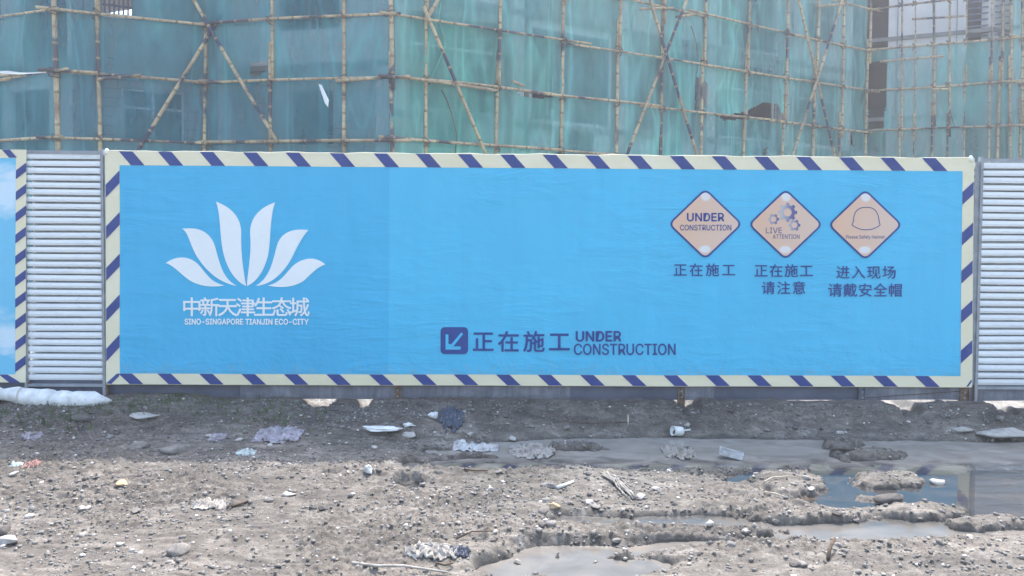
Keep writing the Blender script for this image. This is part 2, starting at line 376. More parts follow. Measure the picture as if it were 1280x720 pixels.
# ------------------------------------------------------------------ ground
PUD = [(1000, 563, 420, 20), (1260, 562, 170, 25), (720, 580, 170, 8), (600, 587, 58, 6), (516, 598, 21, 19),
       (1100, 600, 160, 19), (1185, 620, 52, 42), (1285, 612, 88, 48), (1060, 663, 170, 15), (830, 652, 145, 6),
       (725, 702, 84, 20), (868, 687, 85, 10), (800, 706, 50, 8), (960, 694, 40, 5), (1060, 632, 40, 6), (1020, 620, 45, 9), (905, 600, 60, 5), (640, 715, 40, 12)]
MOU = [(1110, 603, 46, 9, 0.013), (1150, 642, 58, 8, 0.020), (990, 607, 48, 15, 0.018), (1000, 648, 95, 7, 0.018), (1053, 558, 20, 5, 0.018), (1085, 571, 45, 5, 0.004),
       (850, 620, 130, 22, 0.022), (760, 602, 70, 12, 0.018), (545, 632, 90, 12, 0.011), (860, 668, 120, 6, 0.014), (720, 560, 36, 4, 0.007),
       (460, 600, 90, 10, 0.018), (1020, 700, 240, 13, 0.016), (640, 650, 60, 25, 0.011), (1240, 655, 50, 9, 0.018), (1290, 690, 90, 14, 0.018), (935, 640, 55, 10, 0.018)]
GAPS = [(400, 22), (456, 14), (856, 16), (1121, 18), (1262, 42), (1175, 5), (80, 40)]
GX = []
for px, wd in GAPS:
    a = at_z(px - wd, 506, .2); b = at_z(px + wd, 506, .2); GX.append((a.x, b.x))
def H(X, Y):
    X = np.asarray(X, float); Y = np.asarray(Y, float)
    wx = X + .06 * fbm(X * 3, Y * 3, 51, 3); wy = Y + .05 * fbm(X * 3, Y * 3, 61, 3)
    px, py = project(wx, np.maximum(wy, 1.0), np.zeros_like(X))
    m = np.full(X.shape, -9.0)
    for cx, cy, rx, ry in PUD:
        m = np.maximum(m, (1 - np.sqrt(((px - cx) / rx) ** 2 + ((py - cy) / ry) ** 2)) * min(1, ry / 16 + .25))
    m = m + .17 * fbm(X * 5, Y * 7, 5, 5, .68)
    pud = sstep(-.34, .14, m)
    left = sstep(.9, -2.2, X)
    land = .026 + .06 * left + .015 * fbm(X * .8, Y * 1.6, 7, 3)
    # wheel ruts running along the hoarding
    land = land + .022 * fbm(X * .55, Y * 3.4, 11, 3) + .012 * np.abs(fbm(X * 1.2, Y * 9, 13, 3))
    rough = .28 + .72 * sstep(-.25, .3, fbm(X * 1.1, Y * 1.7, 21, 3))
    cl = np.abs(fbm(X * 7, Y * 8, 31, 4, .6)); cl2 = np.abs(fbm(X * 19, Y * 21, 41, 3, .6)); cl3 = fbm(X * 45, Y * 45, 43, 2)
    rid = (1 - np.abs(fbm(X * 11 + .4 * fbm(X * 5, Y * 5, 71, 2), Y * 14, 73, 4, .6)) * 2.2)
    clod = rough * (.036 * cl ** 1.1 + .027 * cl2 + .012 * cl3 + .014 * np.maximum(rid, 0) ** 2)
    for cx, cy, rx, ry, h in MOU:
        d = np.sqrt(((px - cx) / rx) ** 2 + ((py - cy) / ry) ** 2) + .55 * fbm(X * 7, Y * 8, 23, 4, .65)
        g = sstep(1.15, .35, d); land = land + h * g; pud = pud * (1 - sstep(1.25, .8, d))
    for x0, x1, yc, amp in ((440, 660, 628, .05), (180, 420, 627, .02), (0, 420, 686, .035), (200, 330, 684, .03), (640, 900, 640, .03), (0, 200, 612, .02), (60, 340, 655, .018), (430, 620, 712, .03), (0, 130, 640, .022), (500, 720, 668, .02), (1040, 1280, 700, .03)):
        dd = (py - yc + 3.5 * fbm(X * 1.6, X * 0 + yc, 81, 3)) / (5 + (yc - 600) * .03)
        land = land + .6 * amp * np.exp(-dd * dd) * sstep(x0 - 30, x0 + 40, px) * sstep(x1 + 30, x1 - 40, px) * (.6 + .4 * fbm(X * 9, Y * 9, 83, 3))
    # bank under the hoarding
    e0 = 7.65 - .75 * left; bank = sstep(e0, 8.28, Y + .10 * fbm(X * 1.4, Y * 1.4, 17, 3))
    top = .258 + .026 * fbm(X * 1.9, Y * 2, 19, 4) + .012 * fbm(X * 9, Y * 9, 20, 3)
    lx = X[...]; top = top + .04 * sstep(-3.0, -3.4, lx) * sstep(-5.1, -4.6, lx)
    z = land * (1 - pud) + (-.045 + .02 * fbm(X * 3, Y * 3, 3, 2)) * pud + clod * (1 - .85 * pud)
    z = z * (1 - bank) + (top + clod * .75) * bank
    # hollows under the base sheets
    for a, b in GX:
        Xn = X + .045 * fbm(X * 7, Y * 7, 33, 3); g = sstep(a - .01, a + .09, Xn) * sstep(b + .01, b - .09, Xn)
        z = z - (.085 + .035 * fbm(X * 14, Y * 5, 29, 2)) * g * sstep(7.98, 8.2, Y) * sstep(9.6, 9.2, Y)
    back = sstep(9.2, 10.0, Y); z = z * (1 - back) + (.26 + .02 * fbm(X, Y, 37, 3)) * back
    near = sstep(4.3, 2.5, Y); z = z * (1 - near) + (.04 + .02 * fbm(X * 2, Y * 2, 39, 3)) * near
    return z
def axis(lo, hi, step, far, g=1.25):
    a = list(np.arange(lo, hi + 1e-6, step)); s = step
    lo_, hi_ = [], []; x = hi; s = step
    while x < far: s *= g; x += s; hi_.append(x)
    x = lo; s = step
    while x > -far: s *= g; x -= s; lo_.append(x)
    return np.array(lo_[::-1] + a + hi_)
ax = axis(-5.7, 6.0, .0105, 600); ay = axis(4.45, 8.62, .0115, 600)
XX, YY = np.meshgrid(ax, ay)
ZZ = H(XX, YY)
ff = sstep(20, 60, np.hypot(XX, YY)); ZZ = ZZ * (1 - ff) + .1 * ff
nx, ny = len(ax), len(ay)
i = np.arange(ny - 1)[:, None] * nx + np.arange(nx - 1)[None, :]
Q = np.stack([i, i + 1, i + nx + 1, i + nx], -1).reshape(-1, 4)
g = link('ground', raw_mesh('ground', np.stack([XX, YY, ZZ], -1).reshape(-1, 3), Q, M_mud, True)); g['kind'] = 'structure'
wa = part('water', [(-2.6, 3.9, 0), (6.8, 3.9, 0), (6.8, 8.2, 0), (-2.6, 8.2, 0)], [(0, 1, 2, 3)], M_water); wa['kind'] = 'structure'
def gz(x, y):
    i_ = int(np.searchsorted(ax, x)) - 1; j_ = int(np.searchsorted(ay, y)) - 1
    fx = (x - ax[i_]) / (ax[i_ + 1] - ax[i_]); fy = (y - ay[j_]) / (ay[j_ + 1] - ay[j_])
    return float((ZZ[j_, i_] * (1 - fx) + ZZ[j_, i_ + 1] * fx) * (1 - fy) + (ZZ[j_ + 1, i_] * (1 - fx) + ZZ[j_ + 1, i_ + 1] * fx) * fy)
def on_ground(px, py):
    d = ray(px, py); d = d / d.y; y = 4.3; st = .04
    while y < 8.6 and HC + d.z * y > max(gz(d.x * y, y), 0): y += st
    lo, hi = y - st, y
    for _ in range(8):
        y = (lo + hi) / 2
        if HC + d.z * y > max(gz(d.x * y, y), 0): lo = y
        else: hi = y
    return Vector((d.x * y, y, max(gz(d.x * y, y), 0)))

# ------------------------------------------------------------------ hoarding frame
A = at_Y(132, 480, 8.28); B = at_Y(1214, 483, 8.425)
ud = Vector((B.x - A.x, B.y - A.y, 0)).normalized(); vd = Vector((-ud.y, ud.x, 0))   # vd points away from the camera
FRZ = math.atan2(ud.y, ud.x)
def L(u, y, z): return (A.x + ud.x * u + vd.x * y, A.y + ud.y * u + vd.y * y, z)
def fp(px, py, y=-.03):
    d = ray(px, py); o = Vector(L(0, y, 0)); n = vd
    t = (o - Vector((0, 0, HC))).dot(n) / d.dot(n); p = Vector((0, 0, HC)) + d * t
    return (p - o).dot(ud), p.z
def U(px): return fp(px, 480, 0)[0]
def bend(u, z):      # gentle billow of the printed cloth
    return .006 * math.sin(u * 1.9 + z * 1.1) + .003 * math.sin(u * 4.1 - z * 3.1 + 1)
fence = empty('hoarding_fence', L(0, 0, 0), FRZ)
tag(fence, 'construction hoarding of white corrugated sheets on grey base plates behind the printed banners', 'fence')
zt = fp(132, 189, 0)[1]; zb = fp(132, 478, 0)[1]
rnd = random.Random(4)
def corrugated(u0, u1, z0, z1, n, hidden=False):
    hs = [z0]; p = (z1 - z0) / n
    V = []; Fc = []; rows = []
    for k in range(n):
        b = z0 + k * p; j = rnd.uniform(-.06, .06) * p
        rows += [(b + .0 * p, .11), (b + .17 * p, .11), (b + .19 * p, .003), (b + .5 * p, -.003), (b + .9 * p + j, .0), (b + .95 * p + j, .105)]
    rows.append((z1, .11)); nu = max(2, int((u1 - u0) / .12))
    if hidden: nu = 2
    for (z, y) in rows:
        for q in range(nu + 1):
            u = u0 + (u1 - u0) * q / nu
            dz = .0018 * math.sin(u * 2.6 + z * 7)
            V.append(L(u, y + .004 * math.sin(u * 3 + z * 5), z + dz))
    for r_ in range(len(rows) - 1):
        for q in range(nu): a = r_ * (nu + 1) + q; Fc.append((a, a + 1, a + nu + 2, a + nu + 1))
    o = part('corrugated_sheet', V, Fc, M_corr, fence, False); return o
corrugated(U(-330), U(31) - .03, zb, zt, 32, True)
corrugated(U(36), U(129), fp(80, 477, 0)[1], zt - .02, 32)
for a, b in ((135, 498), (498, 853), (853, 1212)): corrugated(U(a), U(b), zb, zt - .05, 32, True)
corrugated(U(1218.6), U(1560), fp(1250, 483, 0)[1], fp(1250, 203, 0)[1], 31)
ztr = fp(1250, 200, 0)[1]
for pa, pb in ((131.5, 136), (1211.5, 1218.5)):
    mb = MB(); mb.box(U(pa), U(pb), -.006, .03, zb + .01, zt - .04, L); mb.build('light_seal_strip', M_post, fence)  # strips added to close slits that let sun past the banner edges
for (pa, pb, z) in ((35, 131, zt - .012), (1220, 1560, ztr)):
    mb = MB(); mb.box(U(pa), U(pb), -.012, .03, z - .02, z + .014, L); mb.build('top_rail', M_post, fence)
for (pa, pb) in ((35, 131), (1220, 1560)):
    z = fp(pa, 480 if pa < 600 else 483.5, 0)[1]; mb = MB(); mb.box(U(pa), U(pb), -.016, .03, z - .024, z + .002, L); mb.build('bottom_rail', M_post, fence)
for px, zz_ in ((34, zt), (131.2, zt + .015), (1219, ztr + .03)):
    mb = MB(); mb.box(U(px) - .014, U(px) + .014, -.022, .035, .1, zz_, L); mb.build('post', M_post, fence)
    mb = MB(); mb.box(U(px) - .02, U(px) + .03, -.014, .05, .05, .42, L); mb.build('post_foot', M_rust, fence)
for px in (497, 852, 1078, 1206):
    u = U(px); mb = MB(); wdt = .035 if px != 1206 else .05
    mb.box(u - wdt, u - wdt + .012, -.012, .05, .1, .5, L); mb.box(u - wdt + .012, u + wdt, .004, .016, .1, .5, L); mb.box(u + wdt - .01, u + wdt, -.014, .004, .1, .5, L)
    mb.build('post', M_rust if px != 1078 else M_base, fence)
    for k in range(3):
        bb = MB(); zz_ = .29 + k * .06; bb.tube([L(u + .0, .004, zz_), L(u + .0, -.016, zz_)], .009, 6); bb.build('bolt', M_post, fence)
# base sheets
for k, (pa, pb, y, m_, tilt) in enumerate(((-300, 33, .02, M_base2, 0), (35, 131, .03, M_base2, 0), (133, 302, .05, M_base2, 0), (300, 498, .012, M_base, .004), (498, 713, .014, M_base, 0),
                                      (713, 853, .018, M_base2, .003), (853, 893, .012, M_base, 0), (893, 1080, .026, M_base2, 0), (1080, 1208, .008, M_base, -.01),
                                      (1208, 1400, .016, M_base, .004), (1400, 1560, .018, M_base2, 0))):
    ua, ub = U(pa), U(pb); n = 12; V = []; Fc = []
    for q in range(n + 1):
        u = ua + (ub - ua) * q / n; dy = .006 * math.sin(u * 5 + k)
        for (yy, z) in ((0, .258 + (.0 if pa > 290 or pa < 132 else -.12)), (-.004, .30), (0, .47)): V.append(L(u, y + dy + yy, z + tilt * math.sin(u * 2)))
    for q in range(n):
        for r_ in range(2): a = q * 3 + r_; Fc.append((a, a + 3, a + 4, a + 1))
    o = part('base_sheet', V, Fc, m_, fence, False)
    md = o.modifiers.new('t', 'SOLIDIFY'); md.thickness = .004
mb = MB(); p0 = fp(1083, 497, -.004); p1 = fp(1200, 489, -.004); mb.tube([L(p0[0], -.004, p0[1]), L(p1[0], -.004, p1[1])], .004, 5); mb.build('crease_wire', M_stick, fence)

# ------------------------------------------------------------------ printed banners
def quad_grid(c00, c10, c11, c01, nu, nv, y):
    """bilinear patch between four picture corners lying on the hoarding plane"""
    P = [fp(*c) for c in (c00, c10, c11, c01)]; V = []; Fc = []
    for j in range(nv + 1):
        t = j / nv
        for i_ in range(nu + 1):
            s = i_ / nu
            u = (P[0][0] * (1 - s) + P[1][0] * s) * (1 - t) + (P[3][0] * (1 - s) + P[2][0] * s) * t
            z = (P[0][1] * (1 - s) + P[1][1] * s) * (1 - t) + (P[3][1] * (1 - s) + P[2][1] * s) * t
            V.append((u, z))
    for j in range(nv):
        for i_ in range(nu): a = j * (nu + 1) + i_; Fc.append((a, a + 1, a + nu + 2, a + nu + 1))
    return [L(u, y + bend(u, z), z) for u, z in V], Fc
banner = empty('printed_banner', L(4.5, -.03, .4), FRZ)
tag(banner, 'long bright blue printed banner with striped cream and navy border and white lotus emblem', 'banner')
def lerp2(a, b, t): return (a[0] + (b[0] - a[0]) * t, a[1] + (b[1] - a[1]) * t)
OTL, OTR, OBR, OBL = (132, 189), (1217.5, 198), (1214, 483.5), (133, 480)
ITL, ITR, IBR, IBL = (149.5, 206.5), (1203.5, 214), (1200, 470), (149.5, 467)
tS = (487 - 149.5) / (1203.5 - 149.5); mT = lerp2(ITL, ITR, tS); mB = lerp2(IBL, IBR, tS)
Y0 = -.03
V, Fc = quad_grid(IBL, mB, mT, ITL, 40, 28, Y0); part('banner_cloth', V, Fc, M_blue2, banner, True)['label'] = 'left length of cloth, slightly darker blue'
V, Fc = quad_grid(mB, IBR, ITR, mT, 80, 28, Y0 + .0005); part('banner_cloth', V, Fc, M_blue, banner, True)
# soft horizontal tension creases as relief on the cloth come from its material
def border(parent, O, I, n_, name='border'):
    (a, b, c, d), (e, f_, g_, h) = O, I
    for q, nn in (((h, g_, c, d), n_), ((h, d, a, e), 16), ((e, a, b, f_), n_), ((f_, b, c, g_), 16)):
        pass
    mb = MB()
    for (p, q, r_, s, nu, nv) in ((d, c, g_, h, n_, 2), (e, f_, b, a, n_, 2), (d, h, e, a, 2, 20), (g_, c, b, f_, 2, 20)):
        V, Fc = quad_grid(p, q, r_, s, nu, nv, Y0 - .001); mb.add(V, Fc)
    o = mb.build(name, M_cream, parent, False); return o
border(banner, (OTL, OTR, OBR, OBL), (ITL, ITR, IBR, IBL), 80)
# hem with real thickness behind the outer edge
mb = MB()
N = 90
for (p, q) in ((OTL, OTR), (OBL, OBR), (OTL, OBL), (OTR, OBR)):
    pts = []
    for k in range(N + 1):
        c = lerp2(p, q, k / N); u, z = fp(*c); jz = .004 * math.sin(u * 7.3) + .003 * math.sin(u * 17)
        pts.append(L(u, Y0 + .006 + bend(u, z), z + (jz if p[1] < 300 and q[1] < 300 else 0)))
    mb.tube(pts, .0085, 6)
mb.build('hem', M_cream, banner, True)
def drape(mb, P, tri, y, mx=.13):
    bm = bmesh.new(); vs = [bm.verts.new((u, 0, z)) for u, z in P]
    for t in tri:
        try: bm.faces.new([vs[k] for k in t])
        except ValueError: pass
    for _ in range(5):
        es = [e for e in bm.edges if e.calc_length() > mx]
        if not es: break
        bmesh.ops.subdivide_edges(bm, edges=es, cuts=1); bmesh.ops.triangulate(bm, faces=[f for f in bm.faces if len(f.verts) > 3])
    bm.verts.index_update(); mb.add([L(v.co.x, y + bend(v.co.x, v.co.z), v.co.z) for v in bm.verts], [tuple(v.index for v in f.verts) for f in bm.faces]); bm.free()
def print_poly(mb, pts, y=-.0335, sub=3):
    """flat print from a picture outline, cut along the cloth's billow"""
    P = [fp(*p) for p in pts]
    tri = tessellate_polygon([[Vector((u, z, 0)) for u, z in P]])
    drape(mb, P, [tuple(t) for t in tri], y)
def stripe(parent, pts, m=M_stripe): mb = MB(); print_poly(mb, pts, Y0 - .0045); return mb.build('stripe', m, parent)
def onl(a, b, x=None, y=None):
    if x is not None: t = (x - a[0]) / (b[0] - a[0])
    else: t = (y - a[1]) / (b[1] - a[1])
    return lerp2(a, b, t)
for x in [149, 197.5, 250, 304, 357, 412, 467, 519.7, 572, 625, 678, 731, 784, 837, 889.5, 942.5, 995, 1048, 1100, 1152.5]:
    stripe(banner, [onl(OTL, OTR, x=x), onl(OTL, OTR, x=x + 17), onl(ITL, ITR, x=x + 32), onl(ITL, ITR, x=x + 15)])
for x in [148, 196.5, 249, 302, 355, 408, 461.5, 515, 567, 620, 672, 725, 777, 829, 881.5, 934, 986, 1038, 1091, 1143]:
    stripe(banner, [onl(IBL, IBR, x=x), onl(IBL, IBR, x=x + 17), onl(OBL, OBR, x=x + 31), onl(OBL, OBR, x=x + 14)])
for y in [213, 265, 317, 368, 418]:
    stripe(banner, [onl(OTL, OBL, y=y + 18), onl(ITL, IBL, y=y), onl(ITL, IBL, y=y + 16), onl(OTL, OBL, y=y + 34)])
stripe(banner, [onl(OTL, OBL, y=479), (146, 467), (149, 467), (149, 470), (139, 480)])
for y in [227, 278, 325.5, 375, 425]:
    stripe(banner, [onl(ITR, IBR, y=y + 13), onl(OTR, OBR, y=y), onl(OTR, OBR, y=y + 16), onl(ITR, IBR, y=y + 29)])
stripe(banner, [(1207, 483), (1213.5, 474), (1214, 477), (1209.5, 483)])
for c in ((132.5, 187.5), (1214, 196.5)):
    u, z = fp(*c); mb = MB(); mb.tube([L(u, -.02, z - .05), L(u + .004, -.02, z), L(u + .002, -.02, z + .018)], [.02, .022, .008], 7); mb.build('corner_tuft', M_white, banner, True)

def bez(segs, n=14):
    out = []
    for (a, b, c, d) in segs:
        for k in range(n):
            t = k / n; s = 1 - t
            out.append((s**3*a[0] + 3*s*s*t*b[0] + 3*s*t*t*c[0] + t**3*d[0], s**3*a[1] + 3*s*s*t*b[1] + 3*s*t*t*c[1] + t**3*d[1]))
    return out
def z4(p): return (200 + p[0] / 4, 240 + p[1] / 4)
PET = [  # white lotus petals of the emblem
    [((30, 355), (90, 312), (160, 318), (205, 375)), ((205, 375), (245, 425), (265, 455), (325, 467)), ((325, 467), (250, 480), (190, 470), (140, 435)), ((140, 435), (95, 400), (65, 365), (30, 355))],
    [((112, 184), (190, 172), (250, 195), (275, 265)), ((275, 265), (300, 350), (310, 430), (385, 469)), ((385, 469), (300, 455), (235, 400), (185, 320)), ((185, 320), (150, 260), (145, 200), (112, 184))],
    [((282, 48), (370, 80), (408, 135), (408, 205)), ((408, 205), (405, 310), (418, 390), (432, 470)), ((432, 470), (365, 440), (325, 360), (312, 270)), ((312, 270), (300, 190), (305, 110), (282, 48))],
    [((576, 52), (490, 80), (448, 140), (452, 210)), ((452, 210), (460, 310), (440, 390), (436, 470)), ((436, 470), (490, 450), (540, 370), (548, 275)), ((548, 275), (555, 190), (555, 110), (576, 52))],
    [((743, 190), (665, 180), (605, 200), (585, 270)), ((585, 270), (565, 350), (550, 430), (480, 469)), ((480, 469), (560, 465), (625, 400), (665, 320)), ((665, 320), (695, 255), (720, 215), (743, 190))],
    [((828, 362), (780, 318), (710, 325), (660, 375)), ((660, 375), (620, 420), (600, 455), (540, 467)), ((540, 467), (610, 482), (680, 475), (725, 440)), ((725, 440), (765, 400), (790, 375), (828, 362))]]
for segs in PET:
    mb = MB(); print_poly(mb, [z4(p) for p in bez(segs)], -.0355); mb.build('petal', M_white, banner)

try: LATIN = bpy.data.fonts.load(bpy.utils.system_resource('DATAFILES', path='fonts') + '/Inter.woff2')   # Blender's own bundled sans
except Exception: LATIN = None
def text(s, box, m, bold=.0, parent=banner, y=-.036, spread=False, name='lettering'):
    x0, y0, x1, y1 = box
    mb = MB()
    items = [(s, x0, x1)]
    if spread:
        n = len(s); wch = (y1 - y0) * spread; gap = (x1 - x0 - wch) / max(1, n - 1)
        items = [(ch, x0 + gap * k, x0 + gap * k + wch) for k, ch in enumerate(s)]
    for st, a, b in items:
        cu = bpy.data.curves.new('t', 'FONT'); cu.body = st; cu.size = 1
        if LATIN and ord(s[0]) < 999: cu.font = LATIN
        cu.offset = 0; cu.resolution_u = 3; cu.fill_mode = 'FRONT'
        o = bpy.data.objects.new('t', cu); COL.objects.link(o)
        me = bpy.data.meshes.new_from_object(o.evaluated_get(bpy.context.evaluated_depsgraph_get()))
        V = np.array([v.co[:2] for v in me.vertices]); Fc = [tuple(p.vertices) for p in me.polygons]
        bpy.data.objects.remove(o); bpy.data.curves.remove(cu); bpy.data.meshes.remove(me)
        lo, hi = V.min(0), V.max(0)
        if spread:      # keep each character's own size inside a common em box
            em = np.array([[.04, -.10], [.96, .86]]); lo = np.minimum(lo, em[0]); hi = np.maximum(hi, em[1])
        V = (V - lo) / (hi - lo)
        e = bold * 16 / 22 * (y1 - y0) * .9 if ord(s[0]) > 999 else (.6 if s == 'UNDER' and y1 - y0 > 11 else .42 if s == 'UNDER' else .3 if 'SINO' in s or y1 - y0 > 12 else .12 if s == 'CONSTRUCTION' else 0)
        for c, (ex, ey) in enumerate(((0, 0), (e, 0), (-e, 0), (0, e), (0, -e)) if e else ((0, 0),)):
            W = []
            for q in V:
                u, z = fp(a + (b - a) * q[0] + ex, y1 + (y0 - y1) * q[1] + ey); W.append(L(u, y - c * .0003 + bend(u, z), z))
            mb.add(W, Fc)
    return mb.build(name, m, parent)
text('中新天津生态城', (228, 371.5, 387, 395.5), M_white, .022, spread=1.0)
text('SINO-SINGAPORE TIANJIN ECO-CITY', (231, 398.5, 386, 405.5), M_white, .022)
# arrow plate
def rrect(x0, y0, x1, y1, r, n=5):
    P = []
    for cx, cy, a0 in ((x1 - r, y0 + r, -90), (x1 - r, y1 - r, 0), (x0 + r, y1 - r, 90), (x0 + r, y0 + r, 180)):
        for k in range(n + 1): t = R(a0 + 90 * k / n); P.append((cx + r * math.cos(t), cy + r * math.sin(t)))
    return P
mb = MB(); print_poly(mb, rrect(550.7, 409, 585, 442.7, 5), -.0355); mb.build('arrow_plate', M_navy, banner)
mb = MB()
def thick(mb, a, b, w_, y=-.0375):
    dx, dy = b[0] - a[0], b[1] - a[1]; l = math.hypot(dx, dy); nx_, ny_ = -dy / l * w_ / 2, dx / l * w_ / 2
    print_poly(mb, [(a[0] + nx_, a[1] + ny_), (b[0] + nx_, b[1] + ny_), (b[0] - nx_, b[1] - ny_), (a[0] - nx_, a[1] - ny_)], y)
print_poly(mb, [(557, 418), (560.5, 418), (560.5, 430), (564.5, 430), (576.5, 415.5), (579, 417.5), (567, 432.5), (566, 433), (576, 433), (576, 437), (557, 437)], -.0378)
mb.build('arrow', M_blue, banner)
text('正在施工', (591, 413.5, 712, 440), M_navy, .028, spread=.98)
text('UNDER', (720, 414, 776, 426.5), M_navy, .016)
text('CONSTRUCTION', (717.5, 429.5, 844, 443.5), M_navy, .012)
text('正在施工', (842, 329, 919, 345.5), M_navy, .02, spread=1.0)
text('正在施工', (943, 330, 1016, 346.5), M_navy, .02, spread=1.0)
text('请注意', (952, 351.5, 1007, 368), M_navy, .02, spread=1.0)
text('进入现场', (1045, 332, 1119, 348.5), M_navy, .02, spread=1.0)
text('请戴安全帽', (1035, 354, 1127, 371), M_navy, .02, spread=1.0)
def diamond(cx, cy, hw, hh, r=5):
    """rounded diamond outline in picture pixels"""
    C = [(cx, cy - hh), (cx + hw, cy), (cx, cy + hh), (cx - hw, cy)]; P = []
    for k in range(4):
        p, c, n = C[k - 1], C[k], C[(k + 1) % 4]
        l1 = math.hypot(p[0] - c[0], p[1] - c[1]); l2 = math.hypot(n[0] - c[0], n[1] - c[1])
        a = lerp2(c, p, r / l1); b = lerp2(c, n, r / l2)
        for t in np.linspace(0, 1, 6): P.append(((1 - t)**2 * a[0] + 2 * t * (1 - t) * c[0] + t * t * b[0], (1 - t)**2 * a[1] + 2 * t * (1 - t) * c[1] + t * t * b[1]))
    return P
for k, (cx, cy) in enumerate(((881.7, 280), (981.7, 280.5), (1081, 281))):
    u, z = fp(cx, cy); de = empty('warning_diamond', (0, 0, 0)); de.parent = banner
    M0 = mat_of(banner); wl = Vector(L(u, -.035, z)); de.location = M0.inverted() @ wl
    de['label'] = ('peach diamond reading UNDER CONSTRUCTION', 'peach diamond with three gears reading LIVE ATTENTION', 'peach diamond with a helmet outline')[k]
    mb = MB(); print_poly(mb, diamond(cx, cy, 47, 45, 9), -.0355); mb.build('diamond_rim', M_navy, de)
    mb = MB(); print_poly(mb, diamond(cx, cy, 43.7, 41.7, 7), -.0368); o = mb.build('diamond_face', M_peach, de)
    if k == 0:
        text('UNDER', (859, 266.5, 905, 276.5), M_navy, .03, de, -.0388); text('CONSTRUCTION', (850, 281, 914, 288), M_navy, .008, de, -.0388)
    if k == 1:
        def gear(cx, cy, r, n, hole):
            P = []
            for q in range(n):
                for da, rr in ((-.3, .78), (-.2, 1), (.2, 1), (.3, .78)):
                    t = 2 * math.pi * (q + da) / n; P.append((cx + r * rr * math.cos(t), cy + r * rr * math.sin(t)))
            Hh = [(cx + hole * math.cos(-2 * math.pi * q / 14), cy + hole * math.sin(-2 * math.pi * q / 14)) for q in range(14)]
            PP = [fp(*p) for p in P]; HH = [fp(*p) for p in Hh]
            tri = tessellate_polygon([[Vector((a, b, 0)) for a, b in PP], [Vector((a, b, 0)) for a, b in HH]])
            mb = MB(); mb.add([L(a, -.0388 + bend(a, b), b) for a, b in PP + HH], [tuple(t) for t in tri])
            M = MB(); M.v = mb.v; M.f = mb.f
            cu, cz = fp(cx, cy); ob = M.build('gear', M_gear, de)
            off = Vector((cu - u, 0, cz - z)); ob.data.transform(Matrix.Translation(-off)); ob.location = off
        gear(984, 265.5, 12, 8, 5.2); gear(966.5, 274, 7, 6, 3.6); gear(992.5, 281.5, 7.5, 6, 3.8)
        text('LIVE', (957, 284.5, 977, 291.5), M_navy, .01, de, -.0388); text('ATTENTION', (965.5, 293, 999, 298.5), M_navy, .006, de, -.0388)
    if k == 2:
        def p7(a): return (820 + a[0] / 4, 220 + a[1] / 4)
        P = [p7(q) for q in bez([((985, 225), (985, 175), (1010, 156), (1050, 156)), ((1050, 156), (1090, 156), (1108, 178), (1112, 220)), ((1112, 220), (1114, 230), (1116, 238), (1118, 245)),
              ((1118, 245), (1080, 278), (1015, 278), (977, 243)), ((977, 243), (980, 236), (984, 232), (985, 225))], 8)]
        mb = MB()
        for q in range(len(P)): thick(mb, P[q], P[(q + 1) % len(P)], 1.0, -.0388)
        mb.build('helmet_outline', M_navy, de)
        text('Please Safety Helmet', (1057, 293.8, 1105, 299.5), M_navy, .008, de, -.0388)

# neighbouring banner at the left edge of the view
b2 = empty('printed_banner', L(U(-150), -.03, .4), FRZ)
tag(b2, 'pale sky blue banner with white cloud print cut off at the left edge', 'banner')
O2 = ((-330, 184), (32.5, 187), (32.5, 478), (-330, 477)); I2 = ((-318, 195), (19.5, 197.5), (19.5, 468), (-318, 467))
V, Fc = quad_grid(I2[3], I2[2], I2[1], I2[0], 26, 24, Y0); part('banner_cloth', V, Fc, M_sky, b2, True)
border(b2, O2, I2, 26)
for k in range(10): y = 204 + 26.8 * k; stripe(b2, [(19.5, y + 9), (32.5, y - 1), (32.5, y + 10), (19.5, y + 20)])
for k in range(12):
    x = 2 - 29 * k
    stripe(b2, [(x, 187), (x + 10, 187), (x + 19, 197), (x + 9, 197)]); stripe(b2, [(x - 3, 468), (x + 8, 468), (x + 24, 478), (x + 10, 478)])

# ------------------------------------------------------------------ scaffold and nets
HR = lambda px: 280 + (px - 640) * math.tan(ROLL)
ZL = [1.1, 2.6, 4.1, 5.6, 7.1, 8.6, 10.1, 11.6, 13.1]
def hit(px, py, z):
    p = at_z(px, py, z); return Vector((p.x, p.y, 0))
CR_PX = [(-260, 128), (70, 91.5), (256, 106), (490, 96), (1084, 165), (1262, 157), (1330, 163), (1760, 128)]
K = [hit(px, py, 5.6) for px, py in CR_PX]
FACES = [(K[q], K[q + 1]) for q in range(len(K) - 1)]
def fhit(fi, px, py, out=0.0):
    a, b = FACES[fi]; t = (b - a).normalized(); n = Vector((t.y, -t.x, 0)); o = a + n * out
    d = ray(px, py); tt = (o - Vector((0, 0, HC))).dot(n) / d.dot(n); return Vector((0, 0, HC)) + d * tt
scaf = empty('bamboo_scaffold', (K[3].x, K[3].y, .25))
tag(scaf, 'bamboo scaffold of lashed poles standing round the unfinished building', 'scaffold')
rnd = random.Random(8)
